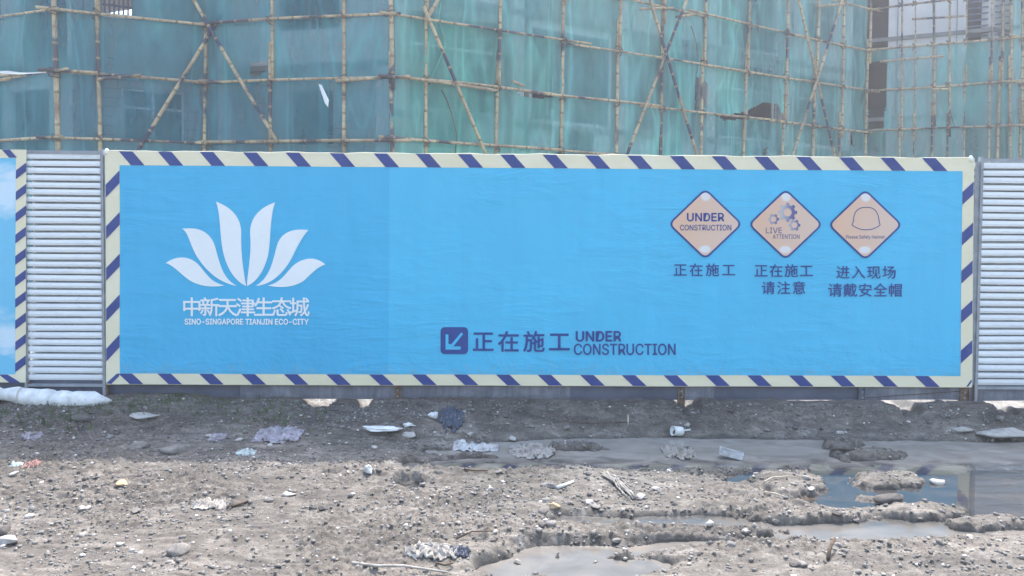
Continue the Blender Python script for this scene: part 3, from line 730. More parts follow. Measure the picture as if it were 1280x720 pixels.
def bam(a, b, r=.045, name='bamboo_pole', m=M_bam, n=8):
    a = Vector(a); b = Vector(b); l = (b - a).length; k = max(2, int(l / .38)); pts = []; rad = []
    d = (b - a).normalized(); s = d.orthogonal().normalized(); s2 = d.cross(s); w1 = rnd.uniform(-.02, .02) * min(1, l / 5); w2 = rnd.uniform(-.02, .02) * min(1, l / 5); ph = rnd.uniform(0, 6)
    for q in range(k + 1):
        t = q / k; base = a + (b - a) * t + s * (w1 * math.sin(math.pi * t * 2 + ph)) + s2 * (w2 * math.sin(math.pi * t * 1.5 + ph))
        rr = r * (1.06 - .12 * t)
        if 0 < q < k:
            pts += [base - d * .03, base, base + d * .03]; rad += [rr, rr * 1.17, rr]
        else: pts.append(base); rad.append(rr)
    mb = MB(); mb.tube(pts, rad, n)
    o = mb.build(name, m, scaf, True); o.data.materials.append(M_node); mi = np.zeros(len(o.data.polygons), np.int32)
    for q in range(1, k): mi[(3 * q - 2) * n:(3 * q) * n] = 1
    o.data.polygons.foreach_set('material_index', mi); return o
POLES = [  # face, picture x near the top edge and near the banner top, radius
    (0, -140, -132, .05), (0, 67.5, 72.8, .07), (1, 120.8, 125.5, .058), (1, 257.3, 255.2, .05), (2, 338, 338, .05), (2, 429.5, 430, .054),
    (2, 486.7, 490.8, .062), (3, 532.5, 532, .05), (3, 623.2, 620.5, .052), (3, 704.5, 701, .054), (3, 774, 770, .054), (3, 829.7, 825.6, .054), (3, 881, 876, .056),
    (3, 935.8, 929.7, .056), (3, 983.8, 978.3, .056), (3, 1022, 1016.6, .056), (3, 1054, 1049.6, .056), (3, 1087, 1081.7, .054),
    (4, 1126, 1124.5, .04), (4, 1166, 1165, .05), (4, 1143, 1142, .028), (4, 1206, 1205, .032), (4, 1186, 1184, .045), (4, 1238, 1236, .04), (4, 1252, 1247, .055), (4, 1262, 1262, .055), (5, 1276, 1275, .05), (5, 1300, 1299, .05)]
PP = []
for fi, xt, xb, r in POLES:
    r *= .88
    t = fhit(fi, xt, 0); b = fhit(fi, xb, 190); d = (t - b) / (t.z - b.z)
    p0 = b + d * (.15 - b.z); zt_ = 14.0 + rnd.uniform(-.6, .6)
    # two lengths lapped at mid height
    zj = rnd.choice([6.2, 6.6, 8.0, 9.0]); 
    bam(b + d * (.15 - b.z), b + d * (zj - b.z), r); bam(b + d * (zj - .9 - b.z) + Vector((.05, -.04, 0)), b + d * (zt_ - b.z) + Vector((.02, -.02, 0)), r * .95)
    PP.append((fi, b, d, r))
def along(fi, s, z, out=0.0):
    a, b = FACES[fi]; t = (b - a).normalized(); n = Vector((t.y, -t.x, 0)); p = a + t * s + n * out; return Vector((p.x, p.y, z))
for fi in range(len(FACES)):
    a, b = FACES[fi]; Ln = (b - a).length
    for li, z in enumerate(ZL):
        s = -rnd.uniform(.15, .6) if fi != 4 else -.1
        while s < Ln:
            e = min(s + rnd.uniform(4.6, 6.6), Ln + rnd.uniform(.15, .75))
            if Ln - e < 1.2: e = Ln + rnd.uniform(.15, .8)
            o = .075 + rnd.uniform(-.012, .02)
            if fi == 4 and li in (6,): pass
            bam(along(fi, s, z + rnd.uniform(-.05, .05), o), along(fi, e, z + rnd.uniform(-.05, .05), o + .01), rnd.uniform(.031, .042))
            if e >= Ln: break
            s = e - rnd.uniform(.6, 1.1)
# doubled poles at the level just above the banner on the left return
for (fi, p, q) in ((1, (48, 86), (122, 91)), (1, (122, 99), (176, 94)), (1, (248, 101), (330, 103)), (2, (420, 101), (512, 95)), (3, (505, 96), (620, 113)), (3, (640, 11 + 90), (655, 108)),
                   (3, (800, 11), (842, 10)), (3, (845, 21), (868, 18)), (4, (1100, 77), (1180, 70)), (4, (1165, 112), (1186, 111)), (4, (1140, 24), (1206, 20)), (0, (-60, 96), (40, 92)), (3, (1022, 8), (1055, 5))):
    bam(fhit(fi, *p, .14), fhit(fi, *q, .14), .038)
for (fi, pts) in ((1, [(173.5, 188), (262, 36), (294, -12)]), (2, [(238, -8), (262, 38), (346, 178)]), (3, [(529, 8), (610, 198)]), (3, [(532, 26), (552, -8)]),
                  (3, [(809, -12), (832, 70), (874, 202)]), (3, [(861, -8), (832, 70), (781, 202)]), (3, [(996, -10), (1022, 95), (1045, 203)]), (3, [(1055, -10), (1022, 95), (989, 203)])):
    a = fhit(fi, *pts[0], .2); b = fhit(fi, *pts[-1], .2); d = (b - a).normalized()
    if pts[0][1] > 100 or pts[-1][1] > 150: pass
    lo, hi = (a, b) if a.z < b.z else (b, a)
    d = (hi - lo).normalized(); low_ = max(p[1] for p in pts) > 183; top_ = min(p[1] for p in pts) < 0
    lo2 = lo - d * min(2.6, (lo.z - .3) / d.z) * low_; hi2 = hi + d * 2.5 * top_
    bam(lo2, hi2, .045, 'diagonal_brace', M_brace)
# wire and strip lashings where ledgers cross uprights, one knot cluster per crossing
nl = 0
for (fi, b, d, r) in PP:
    fa = FACES[fi]; t = (fa[1] - fa[0]).normalized(); n = Vector((t.y, -t.x, 0))
    for li, z in enumerate(ZL):
        if z < 3.5 or nl > 230: continue
        c = b + d * (z - b.z) + n * .04; mb = MB()
        for q in range(3):
            zz_ = rnd.uniform(-.07, .07); rr = r + rnd.uniform(.012, .05); pts = []
            for k in range(9):
                an = 2 * math.pi * k / 8; pts.append(c + t * (rr * math.cos(an)) + n * (rr * 1.3 * math.sin(an)) + Vector((0, 0, zz_ + .07 * math.cos(an) * (1 if q % 2 else -1))))
            mb.tube(pts, .011, 4, False)
        if rnd.random() < .5: e = c + n * .1; mb.tube([e, e + t * rnd.uniform(-.12, .12) + Vector((0, 0, -rnd.uniform(.1, .2)))], .006, 4)
        mb.build('lashing', M_lash, scaf); nl += 1

HOLES = {  # torn openings, as outlines on the face of the scaffold
    1: [[(127, -30), (165, -30), (165, 19), (127, 15)]], 2: [[(313, 78), (334, 77), (337, 86), (322, 96), (314, 95)], [(398, 104), (400, 104), (407, 125), (405, 126)]],
    3: [[(646, 116), (664, 114), (682, 118), (694, 122), (676, 124), (655, 121)], [(870, 97), (880, 98), (888, 112), (886, 130), (878, 140), (869, 142)],
        [(893, 143), (915, 144), (935, 139), (955, 128), (972, 130), (979, 143), (980, 152), (960, 152), (932, 149), (905, 151)], [(980, 118), (986, 100), (986, 150), (980, 150)], [(1059, 165), (1064, 166), (1068, 184), (1063, 180)],
        [(957, 186), (960, 184), (958, 196), (954, 196)]],
    4: [[(1085, 78), (1108, 76), (1109, 118), (1104, 161), (1086, 163)]], 0: [], 5: [], 6: []}
def inpoly(p, poly):
    c = False; j = len(poly) - 1
    for i_ in range(len(poly)):
        if (poly[i_][1] > p[1]) != (poly[j][1] > p[1]) and p[0] < (poly[j][0] - poly[i_][0]) * (p[1] - poly[i_][1]) / (poly[j][1] - poly[i_][1]) + poly[i_][0]: c = not c
        j = i_
    return c
FN = ['leftmost face', 'left receding face', 'middle left face', 'long right face', 'far right face', 'right edge face', 'face beyond the right edge']
ORD = ['first', 'second', 'third', 'fourth', 'fifth', 'sixth', 'seventh']
def toneof(fi, k, z):
    if fi < 2: return 'blue'
    if fi == 2: return 'blue'
    if fi == 3: return ('green' if z < 7 else 'teal') if k == 0 else ('teal', 'teal', 'teal', 'teal')[k % 4]
    return 'pale' if z < 5.5 else 'teal'
for fi in range(len(FACES)):
    a, b = FACES[fi]; Ln = (b - a).length; t = (b - a).normalized(); nrm = Vector((t.y, -t.x, 0))
    nsp = max(1, round(Ln / 4.6)); cuts = [Ln * k / nsp for k in range(nsp + 1)]
    tiers = [(.3, 4.1)] + [(ZL[q], ZL[q + 1]) for q in range(2, 8)]
    for ti, (z0, z1) in enumerate(tiers):
        if fi == 4 and z0 >= 8.5: continue            # the net stops one level up here and leaves the wall bare
        for k in range(nsp):
            s0, s1 = cuts[k] - .06, cuts[k + 1] + .06
            nu = max(4, int((s1 - s0) / .055)); nv = max(4, int((z1 - z0 + .12) / .06)); sd_ = fi * 31 + ti * 7 + k
            S, T = np.meshgrid(np.linspace(s0, s1, nu + 1), np.linspace(0, 1, nv + 1)); Z = z0 - .05 + (z1 - z0 + .06) * T
            fold = fbm(S * 1.6 + .25 * fbm(S, Z, sd_ + 5, 2), Z * .35, sd_, 4, .55); sag = np.sin(np.pi * T)
            O = -.04 - .03 * (k % 2) + (.17 * fold + .08 * fbm(S * .6, Z * .9, sd_ + 9, 2)) * (.25 + .75 * sag)
            edge = .03 * fbm(S * 2.5, S * 0 + ti, sd_ + 3, 3); Z = Z + edge * (1 - T) - abs(edge) * T * 1.2
            V = np.stack([a.x + t.x * S + nrm.x * O, a.y + t.y * S + nrm.y * O, Z], -1)
            i_ = np.arange(nv)[:, None] * (nu + 1) + np.arange(nu)[None, :]
            Fc = np.stack([i_, i_ + 1, i_ + nu + 2, i_ + nu + 1], -1).reshape(-1, 4)
            Vf = V.reshape(-1, 3); cen = Vf[Fc].mean(1); jit = .9 * np.random.RandomState(sd_).rand(len(cen), 2)
            cx, cy = project(cen[:, 0], cen[:, 1], cen[:, 2])
            keep = np.ones(len(Fc), bool)
            for poly in HOLES[fi]:
                P = np.array(poly); bb = (cx > P[:, 0].min() - 2) & (cx < P[:, 0].max() + 2) & (cy > P[:, 1].min() - 2) & (cy < P[:, 1].max() + 2)
                for q in np.where(bb)[0]:
                    if inpoly((cx[q] + jit[q, 0], cy[q] + jit[q, 1]), poly): keep[q] = False
            o = part('debris_net', Vf, Fc[keep], NET[toneof(fi, k, z0)], None, True)
            zone = 'bottom row' if ti == 0 else ORD[ti - 1] + ' row above banner'
            pos = ('' if nsp == 1 else ', ' + ORD[k] + ' from left')
            tag(o, f'green net on {FN[fi]}, {zone}{pos}', 'safety net', 'debris nets hung on the bamboo scaffold')
# loose strips and ropes hanging in front of the nets
def cord(name, fi, pts, r, m, label, cat, out=.02):
    mb = MB(); mb.tube([fhit(fi, *p, out) for p in pts], r, 5); o = mb.build(name, m, None, True); tag(o, label, cat); return o
cord('hanging_rope', 3, [(552, 0), (548, 22), (556, 48), (556, 60), (545, 85), (538, 98)], .02, NET['green'], 'green twisted cord hanging beside the first upright right of the jutting corner', 'rope')
cord('hanging_rope', 3, [(552, 112), (560, 128), (567, 150), (571, 170), (569, 192)], .014, M_lash, 'thin dark cord hanging down the green net behind the long brace', 'rope')
cord('hanging_rope', 3, [(864, 32), (870, 52), (873, 78), (871, 92)], .012, M_lash, 'thin dark cord hanging right of the crossed braces in the middle', 'rope')
cord('hanging_rope', 4, [(1186, 110), (1186, 132), (1191, 152), (1195, 160)], .014, M_lash, 'thin dark cord hanging on the far right net', 'rope')
def strip(fi, pts, label, m):
    V = [fhit(fi, *p, .06 + .02 * (k % 2)) for k, p in enumerate(pts)]; n = len(pts) // 2
    V2 = [v + Vector((0, .012, 0)) for v in V]; Fc = [tuple(range(len(V))), tuple(range(2 * len(V) - 1, len(V) - 1, -1))] + [(k, (k + 1) % len(V), (k + 1) % len(V) + len(V), k + len(V)) for k in range(len(V))]
    tag(part('torn_strip', V + V2, Fc, m), label, 'plastic strip')
strip(2, [(398, 105), (402, 106), (411, 125), (410, 134), (406, 129)], 'white torn plastic strip hanging from the ledger left of the jutting corner', M_white)
strip(1, [(0, 89), (10, 88.5), (30, 91), (58, 89.5), (58, 91), (25, 93), (0, 91.5)], 'white plastic strip tucked along the leftmost ledger', M_white)

# ------------------------------------------------------------------ unfinished building behind the nets
bl = empty('unfinished_building', (K[3].x, K[3].y + 3, .25))
tag(bl, 'unfinished concrete building with bare window openings behind green nets', 'building')
def offs(d):
    N = []
    for q in range(len(K)):
        ts = []
        if q > 0: ts.append((K[q] - K[q - 1]).normalized())
        if q < len(K) - 1: ts.append((K[q + 1] - K[q]).normalized())
        ns = [Vector((-t.y, t.x, 0)) for t in ts]; n = sum(ns, Vector()).normalized(); s = d / max(.5, n.dot(ns[0])); N.append(K[q] + n * s)
    return N
B0 = offs(1.15); B1 = offs(1.4); SL = [.3, 3.25, 6.25, 9.25, 12.25, 15.25]
rnd = random.Random(21)
def wallT(fi, base):
    a, b = base[fi], base[fi + 1]; t = (b - a).normalized(); n = Vector((-t.y, t.x, 0))
    return (lambda s, y, z: tuple(a + t * s + n * y + Vector((0, 0, z)))), (b - a).length
SLA = SL; SLB = [.3, 2.6, 5.0, 8.1, 11.2, 14.3]
for fi in range(len(FACES)):
    T, Ln = wallT(fi, B0); SL = SLB if fi == 3 else SLA
    for q, z in enumerate(SL):
        mb = MB(); mb.box(-.02, Ln + .02, -.06 - .003 * q, 5.0, z - .14, z, T); mb.build('floor_slab', M_conc, bl)
    nb = max(1, round(Ln / 3.6)) if fi != 1 else 1; bw = Ln / nb
    for k in range(nb + 1 if fi != 4 else 0):
        s = min(max(k * bw, .22), Ln - .22)
        for q in range(5): mb = MB(); mb.box(s - .2, s + .2, -.02, .4, SL[q] + .003, SL[q + 1] - .143, T); mb.build('column', M_conc2 if fi >= 2 else M_conc, bl)
    for k in range(nb):
        s0, s1 = k * bw + .42, (k + 1) * bw - .42
        for q in range(5):
            z0, z1 = SL[q] + .003, SL[q + 1] - .143; wW = rnd.choice([1.2, 1.5, 1.8]); wc = (s0 + s1) / 2 + rnd.uniform(-.3, .3); wz0, wz1 = z0 + .9, z0 + 2.3
            if s1 - s0 < 1 or (fi == 1 and q == 2) or fi == 4: continue
            wW = min(wW, (s1 - s0) * .7)
            a_, b_ = max(s0, wc - wW / 2), min(s1, wc + wW / 2)
            if rnd.random() < .25 and not (fi == 1): wz0 = z0
            if fi == 3 and q == 2 or rnd.random() < .2: wz0 = z0 + .1; a_, b_ = s0 + .1, s1 - .1; wz1 = z1 - .25
            mb = MB()
            mb.box(s0, a_, .06, .26, z0, z1, T); mb.box(b_, s1, .06, .26, z0, z1, T); mb.box(a_, b_, .06, .26, wz1, z1, T)
            if wz0 > z0: mb.box(a_, b_, .06, .26, z0, wz0, T)
            mb.build('wall', rnd.choice([M_block, M_conc2, M_conc2]) if fi != 4 else M_conc2, bl)
            if rnd.random() < .6:
                mb = MB()
                for x in (a_ + .03, (a_ + b_) / 2, b_ - .03): mb.box(x - .03, x + .03, .12, .17, wz0, wz1, T)
                for z in (wz0 + .03, wz0 + (wz1 - wz0) * .65, wz1 - .03): mb.box(a_ + .001, b_ - .001, .125, .165, z - .025, z + .025, T)
                mb.build('window_frame', M_conc2 if rnd.random() < .5 else M_frame, bl)
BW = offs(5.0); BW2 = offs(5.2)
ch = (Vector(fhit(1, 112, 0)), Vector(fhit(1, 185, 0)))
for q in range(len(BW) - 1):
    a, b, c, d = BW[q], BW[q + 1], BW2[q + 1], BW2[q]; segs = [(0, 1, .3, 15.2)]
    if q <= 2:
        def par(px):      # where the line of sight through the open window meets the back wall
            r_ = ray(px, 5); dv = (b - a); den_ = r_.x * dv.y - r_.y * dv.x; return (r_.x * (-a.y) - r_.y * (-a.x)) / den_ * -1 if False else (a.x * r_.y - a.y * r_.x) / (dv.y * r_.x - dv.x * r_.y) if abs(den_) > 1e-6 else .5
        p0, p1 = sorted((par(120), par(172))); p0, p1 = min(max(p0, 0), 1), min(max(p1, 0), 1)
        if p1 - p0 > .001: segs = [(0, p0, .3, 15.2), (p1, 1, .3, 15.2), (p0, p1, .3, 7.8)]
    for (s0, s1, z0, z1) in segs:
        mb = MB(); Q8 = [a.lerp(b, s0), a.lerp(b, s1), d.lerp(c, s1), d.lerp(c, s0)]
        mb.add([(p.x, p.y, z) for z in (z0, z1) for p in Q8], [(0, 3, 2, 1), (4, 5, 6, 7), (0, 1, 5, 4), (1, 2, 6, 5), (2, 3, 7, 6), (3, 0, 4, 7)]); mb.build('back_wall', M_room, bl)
SL = SLA
def sof4(px):
    a, b = B0[4], B0[5]; t = (b - a).normalized(); n = Vector((-t.y, t.x, 0)); d = ray(px, 100); tt = a.dot(n) / Vector((d.x, d.y, 0)).dot(n); return (d * tt - a).dot(t)
T, Ln = wallT(4, B0); sa_, sb_, sc_, sd4 = sof4(1109), sof4(1207), sof4(1264), sof4(1280)
for q in range(5):
    z0, z1 = SL[q] + .003, SL[q + 1] - .143
    mb = MB(); mb.box(sa_, sb_, .0, .3, z0, z1, T); mb.build('wall', M_conc2, bl)
    mb = MB(); mb.box(sc_, sd4, .0, .3, z0, z1, T); mb.build('column', M_conc2, bl)
    mb = MB(); mb.box(sa_ + .3, sa_ + .34, -.04, -.002, z0, z1, T); mb.box(sb_ - .34, sb_ - .3, -.04, -.002, z0, z1, T); mb.build('drain_pipe', M_post, bl)
    mb = MB(); k = 0
    while z0 + .1 + .22 * k < z1: z = z0 + .1 + .22 * k; mb.box(sb_ + .002, sc_ - .002, .1, .13, z, z + .05, T); k += 1
    mb.build('window_grille', M_frame, bl)
mb = MB(); mb.box(-.5, sa_ + .02, -.03, .25, 4.3, 5.0, T); mb.build('wall', M_block, bl)
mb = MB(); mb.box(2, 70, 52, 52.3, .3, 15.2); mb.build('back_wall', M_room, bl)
mb = MB()
T, Ln = wallT(1, B0)
def sof(px, py):
    a, b = B0[1], B0[2]; t = (b - a).normalized(); n = Vector((-t.y, t.x, 0)); d = ray(px, py); tt = a.dot(n) / Vector((d.x, d.y, 0)).dot(n); p = d * tt; return (p - a).dot(t), HC + d.z * tt
wl, wz = sof(125, 19.5); wr, _ = sof(166, 19.5)
for k in range(8): x = wl + (wr - wl) * k / 7; mb.box(x - .022, x + .022, .1, .14, wz, 9.1, T)
for k in range(6): z = wz + .33 * k; mb.box(wl, wr, .142, .18, z - .025, z + .025, T)
mb.build('window_grille', M_frame, bl)
for (s0, s1, z0, z1) in ((.42, wl, 6.3, 9.1), (wr, Ln - .42, 6.3, 9.1), (wl, wr, 6.3, wz)):
    if s1 > s0: mb = MB(); mb.box(s0, s1, .06, .26, z0, z1, T); mb.build('wall', M_conc, bl)
# scaffold boards and inner uprights seen through the net
# ------------------------------------------------------------------ stones and litter
ICO_V = []; _p = (1 + 5 ** .5) / 2
ICO_V = np.array([(-1, _p, 0), (1, _p, 0), (-1, -_p, 0), (1, -_p, 0), (0, -1, _p), (0, 1, _p), (0, -1, -_p), (0, 1, -_p), (_p, 0, -1), (_p, 0, 1), (-_p, 0, -1), (-_p, 0, 1)]) / 1.902
ICO_F = np.array([(0, 11, 5), (0, 5, 1), (0, 1, 7), (0, 7, 10), (0, 10, 11), (1, 5, 9), (5, 11, 4), (11, 10, 2), (10, 7, 6), (7, 1, 8), (3, 9, 4), (3, 4, 2), (3, 2, 6), (3, 6, 8), (3, 8, 9), (4, 9, 5), (2, 4, 11), (6, 2, 10), (8, 6, 7), (9, 8, 1)])
def subdiv(V, Fc):
    V = [Vector(v) for v in V]; c = {}; out = []
    def mid(a, b):
        k = (min(a, b), max(a, b))
        if k not in c: V.append(((V[a] + V[b]) / 2).normalized()); c[k] = len(V) - 1
        return c[k]
    for a, b, d in Fc: x, y, z = mid(a, b), mid(b, d), mid(d, a); out += [(a, x, z), (b, y, x), (d, z, y), (x, y, z)]
    return np.array([tuple(v) for v in V]), np.array(out)
S2V, S2F = subdiv(*subdiv(ICO_V, ICO_F))
RS = np.random.RandomState(5)
n = 28000
gx = RS.uniform(-5.6, 5.9, n * 3); gy = 4.45 + (8.22 - 4.45) * RS.rand(n * 3) ** .9
den = .35 + .65 * sstep(-.3, .35, fbm(gx * 1.3, gy * 2.2, 77, 3)); hz = H(gx, gy); kp = (RS.rand(n * 3) < den) & (hz > .004)
gx, gy, hz = gx[kp][:n], gy[kp][:n], hz[kp][:n]; n = len(gx)
sz = .0035 + .014 * RS.rand(n) ** 3.6; sz[RS.rand(n) < .02] *= 1.8
sc3 = sz[:, None] * (np.array([1, 1, .62]) * (.6 + .8 * RS.rand(n, 3)))
an = RS.rand(n) * 6.28; ca, sa = np.cos(an), np.sin(an)
base = ICO_V[None] * (1 + .9 * (RS.rand(n, 12, 1) - .5)) * sc3[:, None, :]
vx = base[..., 0] * ca[:, None] - base[..., 1] * sa[:, None] + gx[:, None]; vy = base[..., 0] * sa[:, None] + base[..., 1] * ca[:, None] + gy[:, None]; vz = base[..., 2] + (hz + sc3[:, 2] * .35)[:, None]
Vp = np.stack([vx, vy, vz], -1).reshape(-1, 3); Fp = (ICO_F[None] + (np.arange(n) * 12)[:, None, None]).reshape(-1, 3)
me = raw_mesh('gravel', Vp, Fp, M_peb); ca_ = me.color_attributes.new('tone', 'FLOAT_COLOR', 'POINT')
tn = np.where(RS.rand(n) < .06, RS.uniform(.4, .65, n), RS.uniform(.12, .27, n)); colr = np.stack([tn, tn * .93, tn * .86, np.ones(n)], -1)
ca_.data.foreach_set('color', np.repeat(colr, 12, 0).astype(np.float32).ravel())
gr = link('gravel', me); tag(gr, 'small pebbles and mud crumbs scattered over the ground', 'gravel', None, 'stuff')

def rockmesh(sx, sy, sz_, seed, flat=.0, ang=.35):
    V = S2V.copy(); rs = np.random.RandomState(seed)
    for _ in range(11):      # chop facets
        d = rs.normal(size=3); d /= np.linalg.norm(d); lim = rs.uniform(.5, .85); h = V @ d; V = V - np.outer(np.maximum(h - lim, 0), d)
    nz = fbm(V[:, 0] * 2 + seed, V[:, 1] * 2 + V[:, 2] * 1.7, seed, 3); V = V * (1 + ang * .5 * nz[:, None]); return V * np.array([sx, sy, sz_])
def rock(x0, y0, x1, y1, m, label, seed, cat='stone', hr=None, name='stone', group=None, rz=None):
    """stone whose picture box is x0..x1, y0..y1, resting on the ground at its lower edge"""
    p = on_ground((x0 + x1) / 2, y1 - (y1 - y0) * .3); dep = p.y; sx = (x1 - x0) / 2 / F * dep * 1.05; vis = (y1 - y0) / F * dep
    sz_ = vis * .45 if hr is None else hr; sy = max(sx * .6, vis * .8)
    V = rockmesh(sx, sy, sz_, seed, 0, 1.1 if m is M_foam else .35); t = random.Random(seed).uniform(-.2, .2) if rz is None else rz
    c, s = math.cos(t), math.sin(t); V = np.stack([V[:, 0] * c - V[:, 1] * s, V[:, 0] * s + V[:, 1] * c, V[:, 2]], -1)
    V = V + np.array([p.x, p.y, p.z + sz_ * .3]); return tag(part(name, V, S2F, m, None, False), label, cat, group)
def crumple(x0, y0, x1, y1, m, label, seed, cat, name, h=.03, thick_=.003, fray=.3, nu=44, nv=22, deep=None, rz=0):
    """crumpled sheet lying on the ground inside a picture box"""
    p = on_ground((x0 + x1) / 2, y1 - (y1 - y0) * .4); dep = p.y; hx = (x1 - x0) / 2 / F * dep
    dy = at_z(640, y0, p.z).y - at_z(640, y1, p.z).y; hy = min((deep or dy * .5) , .3)
    S, T = np.meshgrid(np.linspace(-1, 1, nu + 1), np.linspace(-1, 1, nv + 1))
    rr = 1 - fray * np.abs(fbm(S * 2.6 + seed, T * 2.2, seed, 4, .5)) * 2.6; ell = np.sqrt(np.maximum(0, 1 - (S * .93) ** 2)) ** .7
    X = p.x + hx * S; Y = p.y + hy * T * ell * rr
    Xr = p.x + (X - p.x) * math.cos(rz) - (Y - p.y) * math.sin(rz); Yr = p.y + (X - p.x) * math.sin(rz) + (Y - p.y) * math.cos(rz)
    Z = np.maximum(H(Xr, Yr), 0) + .002 + h * (-.12 + np.abs(fbm(S * 3.2 + seed * 3, T * 2.4, seed + 1, 5, .7)) * 1.9 + .25 * (1 - S ** 2)) * (1 - .5 * T ** 2)
    V = np.stack([Xr, Yr, Z], -1).reshape(-1, 3); i_ = np.arange(nv)[:, None] * (nu + 1) + np.arange(nu)[None, :]
    Fc = np.stack([i_, i_ + 1, i_ + nu + 2, i_ + nu + 1], -1).reshape(-1, 4); o = part(name, V, Fc, m, None, True)
    md = o.modifiers.new('thickness', 'SOLIDIFY'); md.thickness = thick_; return tag(o, label, cat)

# long white bundle at the left
def bundle():
    o = empty('foam_bundle', on_ground(70, 508)); tag(o, 'long white wrapped foam bundle lying under the white corrugated panel', 'foam bundle')
    pts = []; rad = []
    for k in range(25):
        t = k / 24; px = -30 + 172 * t; p = at_Y(px, 498, 8.02); r = .105 * (1 - .0 * t) * (1 if t < .72 else max(.12, 1 - ((t - .72) / .28) ** 2 * .9)) * (.35 + .65 * min(1, t / .45)) * (1 + .08 * math.sin(t * 23) + .05 * math.sin(t * 51))
        pts.append(Vector((p.x, 8.0 + .03 * math.sin(t * 5), .31 + .01 * math.sin(t * 9) - (.02 if t > .5 else 0) + (.03 if t < .3 else 0)))); rad.append(r)
    mb = MB(); mb.tube(pts, rad, 14); V = np.array([tuple(v) for v in mb.v]); d = fbm(V[:, 0] * 9, V[:, 2] * 30 + V[:, 1] * 14, 3, 4, .6); V[:, 2] += .02 * d; V[:, 1] += .015 * d
    part('wrapping', V, mb.f, M_foam, o, True)
    for t in (.36,):
        q = int(t * 24); mb = MB(); c = pts[q]; P = [c + Vector((.004 * math.sin(k), (rad[q] + .012) * math.cos(2 * math.pi * k / 12), (rad[q] + .016) * math.sin(2 * math.pi * k / 12))) for k in range(13)]
        mb.tube(P, .004, 5, False); mb.build('tie', M_straw, o)
bundle()
rock(160, 511, 204, 525, M_stone_pale, 'flat pale slab of broken plaster below the left corner of the banner', 1, 'rubble', .03, 'plaster_slab')
rock(159, 550, 186, 563, M_stone, 'grey clod left of a second clod on the left mud', 2)
rock(196, 552, 236, 570, M_stone, 'wide flat grey clod right of a smaller clod on the left mud', 3)
rock(145, 599, 161, 607, M_stone_tan, 'small orange tan stone on the left mud', 4)
rock(-4, 668, 26, 682, M_stone_pale, 'pale flat stone at the lower left edge', 5)
rock(-8, 655, 14, 670, M_stone_dark, 'dark clod at the lower left edge above the pale flat stone', 6)
rock(206, 678, 241, 697, M_stone, 'large blue grey stone in a rut at the lower left', 7)
rock(160, 685, 169, 691, M_stone_pale, 'small white pebble left of the large blue grey stone', 8)
rock(96, 630, 110, 640, M_stone_pale, 'small pale pebble left of the orange tan stone, lower down', 81)
rock(90, 516, 118, 528, M_stone_dark, 'brown boulder half buried below the white foam bundle', 9)
rock(503, 538, 522, 547, M_stone_pale, 'white rounded lump below the foam wedge', 10)
rock(582, 538, 593, 547, M_stone_pale, 'small white cube-like stone above the flat white bag', 11)
rock(541, 585, 557, 594, M_stone, 'flat grey stone beside the small puddle', 12)
rock(352, 613, 371, 622, M_stone_pale, 'pale flat stone half sunk in mud left of centre', 13)
rock(729, 623, 744, 632, M_stone_pale, 'white oval pebble below the torn sacking', 14)
rock(686, 627, 701, 636, M_stone_tan, 'yellowish pebble left of the white oval pebble', 15)
rock(672, 602, 696, 612, M_stone, 'low grey stone left of the white stick', 16)
rock(1162, 597, 1185, 607, M_stone_pale, 'pale oval stone lying in the blue reflecting puddle', 17)
rock(1192, 530, 1216, 541, M_stone_pale, 'flat pale stone on the bank under the banner right corner', 18)
rock(1222, 533, 1290, 549, M_stone_pale, 'long pale slab on the bank at the right edge', 19, 'rubble', .055, 'concrete_slab')
rock(1257, 541, 1276, 551, M_stone_dark, 'dark stone in front of the long pale slab at the right edge', 20)
rock(1034, 551, 1070, 564, M_stone_dark, 'dark clod heap rising from the shallow water', 21, 'mud clod', name='mud_clod')
rock(800, 578, 812, 584, M_stone, 'tiny grey stone at the far margin of the centre mud heap', 22)
rock(1090, 616, 1135, 630, M_stone_dark, 'low dark clod between the two mud islands', 23, 'mud clod', name='mud_clod')
rock(1245, 518, 1256, 526, M_stone, 'small grey stone on the bank below the right corrugated panel', 24)
rock(905, 676, 921, 684, M_stone, 'grey stone at the far edge of the bottom puddle', 25)
rock(716, 672, 726, 679, M_stone_dark, 'dark stone left of the grey stone by the bottom puddle', 26)
rock(640, 698, 654, 706, M_stone, 'grey stone at the left end of the bottom puddle', 27)
LM = [('the orange tan stone', 153, 603), ('the large blue grey stone', 223, 688), ('the lilac sheet', 347, 545), ('the small puddle', 516, 598), ('the frayed rag', 540, 691),
      ('the torn sacking', 772, 606), ('the bottom puddle', 800, 697), ('the white pebble', 736, 628), ('the foam bundle', 70, 500), ('the foam strip', 470, 534), ('the paper cup', 846, 540),
      ('the plastic tray', 913, 570), ('the dark clod heap', 1052, 558), ('the pale slab', 1255, 541), ('the white rag', 263, 631), ('the mud islands', 1110, 610), ('the dark twig', 1039, 694), ('the lower right corner', 1280, 720)]
rs = random.Random(77); q = 0; used = set(); tries = 0
